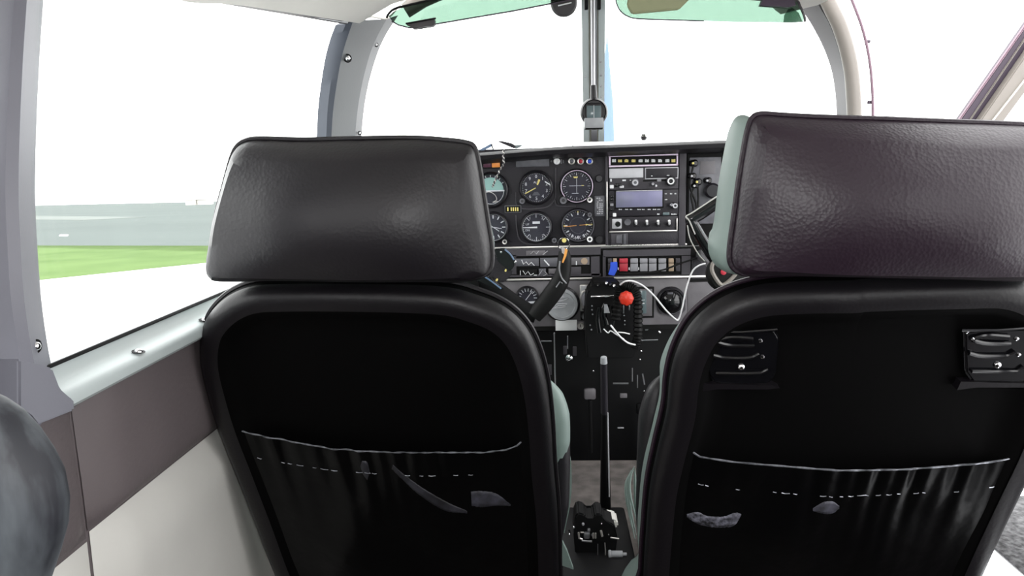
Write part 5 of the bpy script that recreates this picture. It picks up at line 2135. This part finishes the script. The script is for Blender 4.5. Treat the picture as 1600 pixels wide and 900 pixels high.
# glossy moulded grips on the right seat back
def grip(cx, cy, k=1.0):
    def q(x, y, d):
        p0 = P0R + Nn * d
        return atp(x, y, p0, Nn)
    b = B()
    ptsF = [(cx - 56, cy - 43), (cx + 50, cy - 47), (cx + 58, cy - 35), (cx + 52, cy + 25), (cx + 40, cy + 38), (cx - 42, cy + 38), (cx - 54, cy + 22)]
    prism(b, [q(x, y, .004) for x, y in ptsF], Nn * .006)
    bmesh.ops.bevel(b, geom=list(b.edges), offset=0.0025, segments=3, affect='EDGES')
    g_ = build('grip_plate', b, 'gloss', seatR, label='glossy black moulded grip plate with chrome screw')
    b = B()
    tube(b, spline([q(x, y, .012) for x, y in ((cx + 18, cy - 30), (cx - 16, cy - 32), (cx - 38, cy - 26), (cx - 18, cy - 20), (cx + 20, cy - 19))], 6), .0026, 8)
    build('grip_ring', b, 'gloss', g_)
    b = B()
    tube(b, spline([q(x, y, .012) for x, y in ((cx - 44, cy - 4), (cx - 25, cy), (cx + 12, cy), (cx + 28, cy - 6))], 6), .0024, 8)
    build('grip_rib', b, 'gloss', g_)
    b = B()
    tube(b, [q(x, y, .012) for x, y in ((cx - 40, cy + 24), (cx, cy + 24.5), (cx + 30, cy + 24), (cx + 42, cy + 18))], .0022, 8)
    build('grip_rib', b, 'gloss', g_)
    b = B()
    tube(b, [q(x, y, .012) for x, y in ((cx - 56, cy - 40), (cx, cy - 40), (cx + 56, cy - 44))], .0018, 8)
    build('grip_rib', b, 'gloss', g_)
    b = B()
    prism(b, [q(x, y, .002) for x, y in ((cx - 70, cy + 46), (cx - 64, cy + 33), (cx + 48, cy + 36), (cx + 56, cy + 40), (cx + 40, cy + 42), (cx - 40, cy + 42))], Nn * .010)
    build('grip_ledge', b, 'rim', g_)
    b = B()
    lathe(b, q(cx, cy + 14, .010), Nn, [(.0038, 0), (.0036, .002), (.0022, .0034), (0, .0038)], 16)
    build('screw', b, 'chrome', g_)
    for (x, y) in ((cx - 48, cy - 38), (cx + 30, cy - 27), (cx + 33, cy - 2)):
        b = B()
        lathe(b, q(x, y, .010), Nn, [(.0022, 0), (.002, .0015), (0, .0024)], 12)
        build('stud', b, 'chrome', g_)


grip(1158, 559)
grip(1558, 556)

# pale scuffs on the right map pocket, sheen painted as patches on the left
from mathutils.bvhtree import BVHTree


def scuff_sheen(seat_o, pts, m='scuff'):
    po = [c for c in seat_o.children if c.name.startswith('map_pocket')][0]
    off = wloc(po)
    tree = BVHTree.FromPolygons([v.co + off for v in po.data.vertices], [list(p.vertices) for p in po.data.polygons])
    top_, bot_ = pts
    n = 24
    tp_, bt_ = spline([V((x, y, 0)) for x, y in top_], n), spline([V((x, y, 0)) for x, y in bot_], n)
    b = B()
    rows = []
    for i in range(min(len(tp_), len(bt_))):
        row = []
        for k in range(5):
            p = tp_[i].lerp(bt_[i], k / 4)
            p.y += .8 * noise.noise(V((p.x * .3, k, 0)))
            h = tree.ray_cast(CAM, ray(p.x, p.y).normalized())
            if h[0] is None:
                return
            row.append(b.verts.new(h[0] + Nn * .0006))
        rows.append(row)
    for r_, q_ in zip(rows, rows[1:]):
        for k in range(4):
            b.faces.new([r_[k], q_[k], q_[k + 1], r_[k + 1]])
    o = build('scuff', b, m, po, label='pale scuffed patch')
    sm_ = o.modifiers.new('s', 'SOLIDIFY')
    sm_.thickness = .0005


scuff_sheen(seatR, (((1073, 803), (1090, 800), (1105, 806), (1130, 807), (1148, 801), (1158, 803)), ((1073, 808), (1090, 818), (1110, 823), (1130, 824), (1148, 820), (1158, 804))))
scuff_sheen(seatR, (((1270, 794), (1285, 785), (1300, 783), (1311, 790)), ((1270, 798), (1285, 802), (1300, 802), (1311, 794))), 'scuff_dim')
scuff_sheen(seatL, (((736, 768), (752, 767), (775, 771), (798, 788)), ((737, 790), (752, 792), (775, 790), (798, 790))), 'scuff_dim')
scuff_sheen(seatL, (((614, 726), (630, 740), (660, 762), (700, 785), (730, 798)), ((612, 732), (626, 746), (654, 772), (694, 797), (730, 802))), 'scuff_dark')
scuff_sheen(seatL, (((566, 720), (574, 722), (578, 738)), ((563, 728), (568, 742), (574, 750))), 'scuff_dark')
# ---------------- rear bench and worn cushion by the left wall
rb_ = thing('rear_bench', (0, -.05, 0), 'black rear bench seat under the camera', 'seat')
bm = B()
box(bm, (0, -.02, .24), (1.0, .62, .22), .05, 4)
build('bench_cushion', bm, 'vinyl', rb_)
bm = B()
box(bm, (0, -.40, .58), (1.0, .14, .5), .05, 4)
build('bench_back', bm, 'vinyl', rb_)
bm = B()
box(bm, (0, -.05, .065), (.96, .5, .13), .01)
build('bench_base', bm, 'black', rb_)
bm = B()
cxc = at(-130, 760, .36).x
prof_ = [(606, .02), (608, -100), (611, -60), (618, -25), (632, 2), (650, 26), (680, 52), (715, 74), (750, 90), (790, 97), (830, 95), (870, 85), (920, 70), (990, 50), (1080, 38), (1170, 30), (1240, 24)]
secs = []
for py, ex in prof_:
    e = at(ex if py > 607 else -128, py, .36)
    hw = max(.002, e.x - cxc)
    sec = []
    for a in [2 * PI * j / 44 for j in range(44)]:
        ca, sa = math.cos(a), math.sin(a)
        x = hw * math.copysign(abs(ca) ** .85, ca)
        y = min(hw, .16) * .42 * math.copysign(abs(sa) ** .85, sa)
        w_ = 1 + .03 * noise.noise(V((x * 24, y * 24, e.z * 9)))
        sec.append(V((cxc + x * w_, .36 + y * w_, max(.352, e.z))))
    secs.append(sec)
loft(bm, secs, closed=True)
tag(build('worn_cushion', bm, 'worn'), 'worn blue-grey leather cushion standing upright by the left wall, nearest the camera', 'cushion')

# ---------------- open cabin door on the right
YD = 1.42
dr = thing('cabin_door', (XR + .35, YD, .40), 'cabin door swung open outside, its slanted window frame above the right headrest', 'door')
bm = B()
box(bm, (XR + .42, YD + .01, .58), (.80, .04, .36), .012)
build('door_panel', bm, 'wingpaint', dr)
def bar(pa, pb, pc, pd, Y, th, m, nm, lb=None):
    b = B()
    a, b1, c, d = [at(x, y, Y) for x, y in (pa, pb, pc, pd)]
    # extend down to the door panel and up
    dn = (a - b1)
    prism(b, [a + (b1 - a) * -1.1, b1 + (b1 - a) * .6, c + (c - d) * .6, d + (d - c) * 1.1], V((0, th, 0)))
    bmesh.ops.bevel(b, geom=list(b.edges), offset=0.002, segments=2, affect='EDGES')
    return build(nm, b, m, dr, **({'label': lb} if lb else {}))


bar((1508, 176), (1599, 46), (1600, 84), (1535, 176), YD, .02, 'purple_dark', 'frame_bar', 'dark plum outer frame bar')
bar((1507, 176), (1598, 46), (1600, 48), (1510, 176), YD - .004, .01, 'pink', 'frame_seal')
bar((1523, 176), (1600, 62), (1600, 64), (1525.5, 176), YD - .004, .01, 'beige', 'frame_seal')
bar((1539, 178), (1600, 90), (1602, 144), (1577, 178), YD - .02, .02, 'beige', 'frame_bar', 'beige inner frame bar')
bar((1559, 178), (1600, 126), (1601, 128), (1561, 178), YD - .024, .008, 'liner', 'frame_seal')
# top of the door frame
bm = B()
p1_ = at(1600, 46, YD) + (at(1599, 46, YD) - at(1508, 176, YD)) * .6
box(bm, (p1_.x + .22, YD, p1_.z - .0), (.48, .03, .035), .006)
box(bm, (p1_.x + .45, YD, (p1_.z + .76) / 2), (.035, .03, p1_.z - .76), .006)
build('frame_top', bm, 'beige', dr)

# ---------------- shared groups for repeated kinds
GR = {'sun_visor': 'sun visors over the windscreen', 'front_seat': 'front seats', 'control_yoke': 'control yokes', 'air_vent': 'air vents in the lower panel',
      'key_lock': 'small locks beside the primer', 'rudder_pedal': 'rudder pedals', 'white_cable': 'loose white cables', 'wing': 'wings',
      'audio_panel': 'radio stack units', 'navigation_radio': 'radio stack units', 'display_radio': 'radio stack units', 'transponder': 'radio stack units'}
for o in list(scene.objects):
    if o.parent is None and o.get('category'):
        k = o.name.split('.')[0]
        if k in GR:
            o['group'] = GR[k]
        elif o['category'] == 'gauge' and k != 'temperature_gauge':
            o['group'] = 'round gauges in the instrument panel'
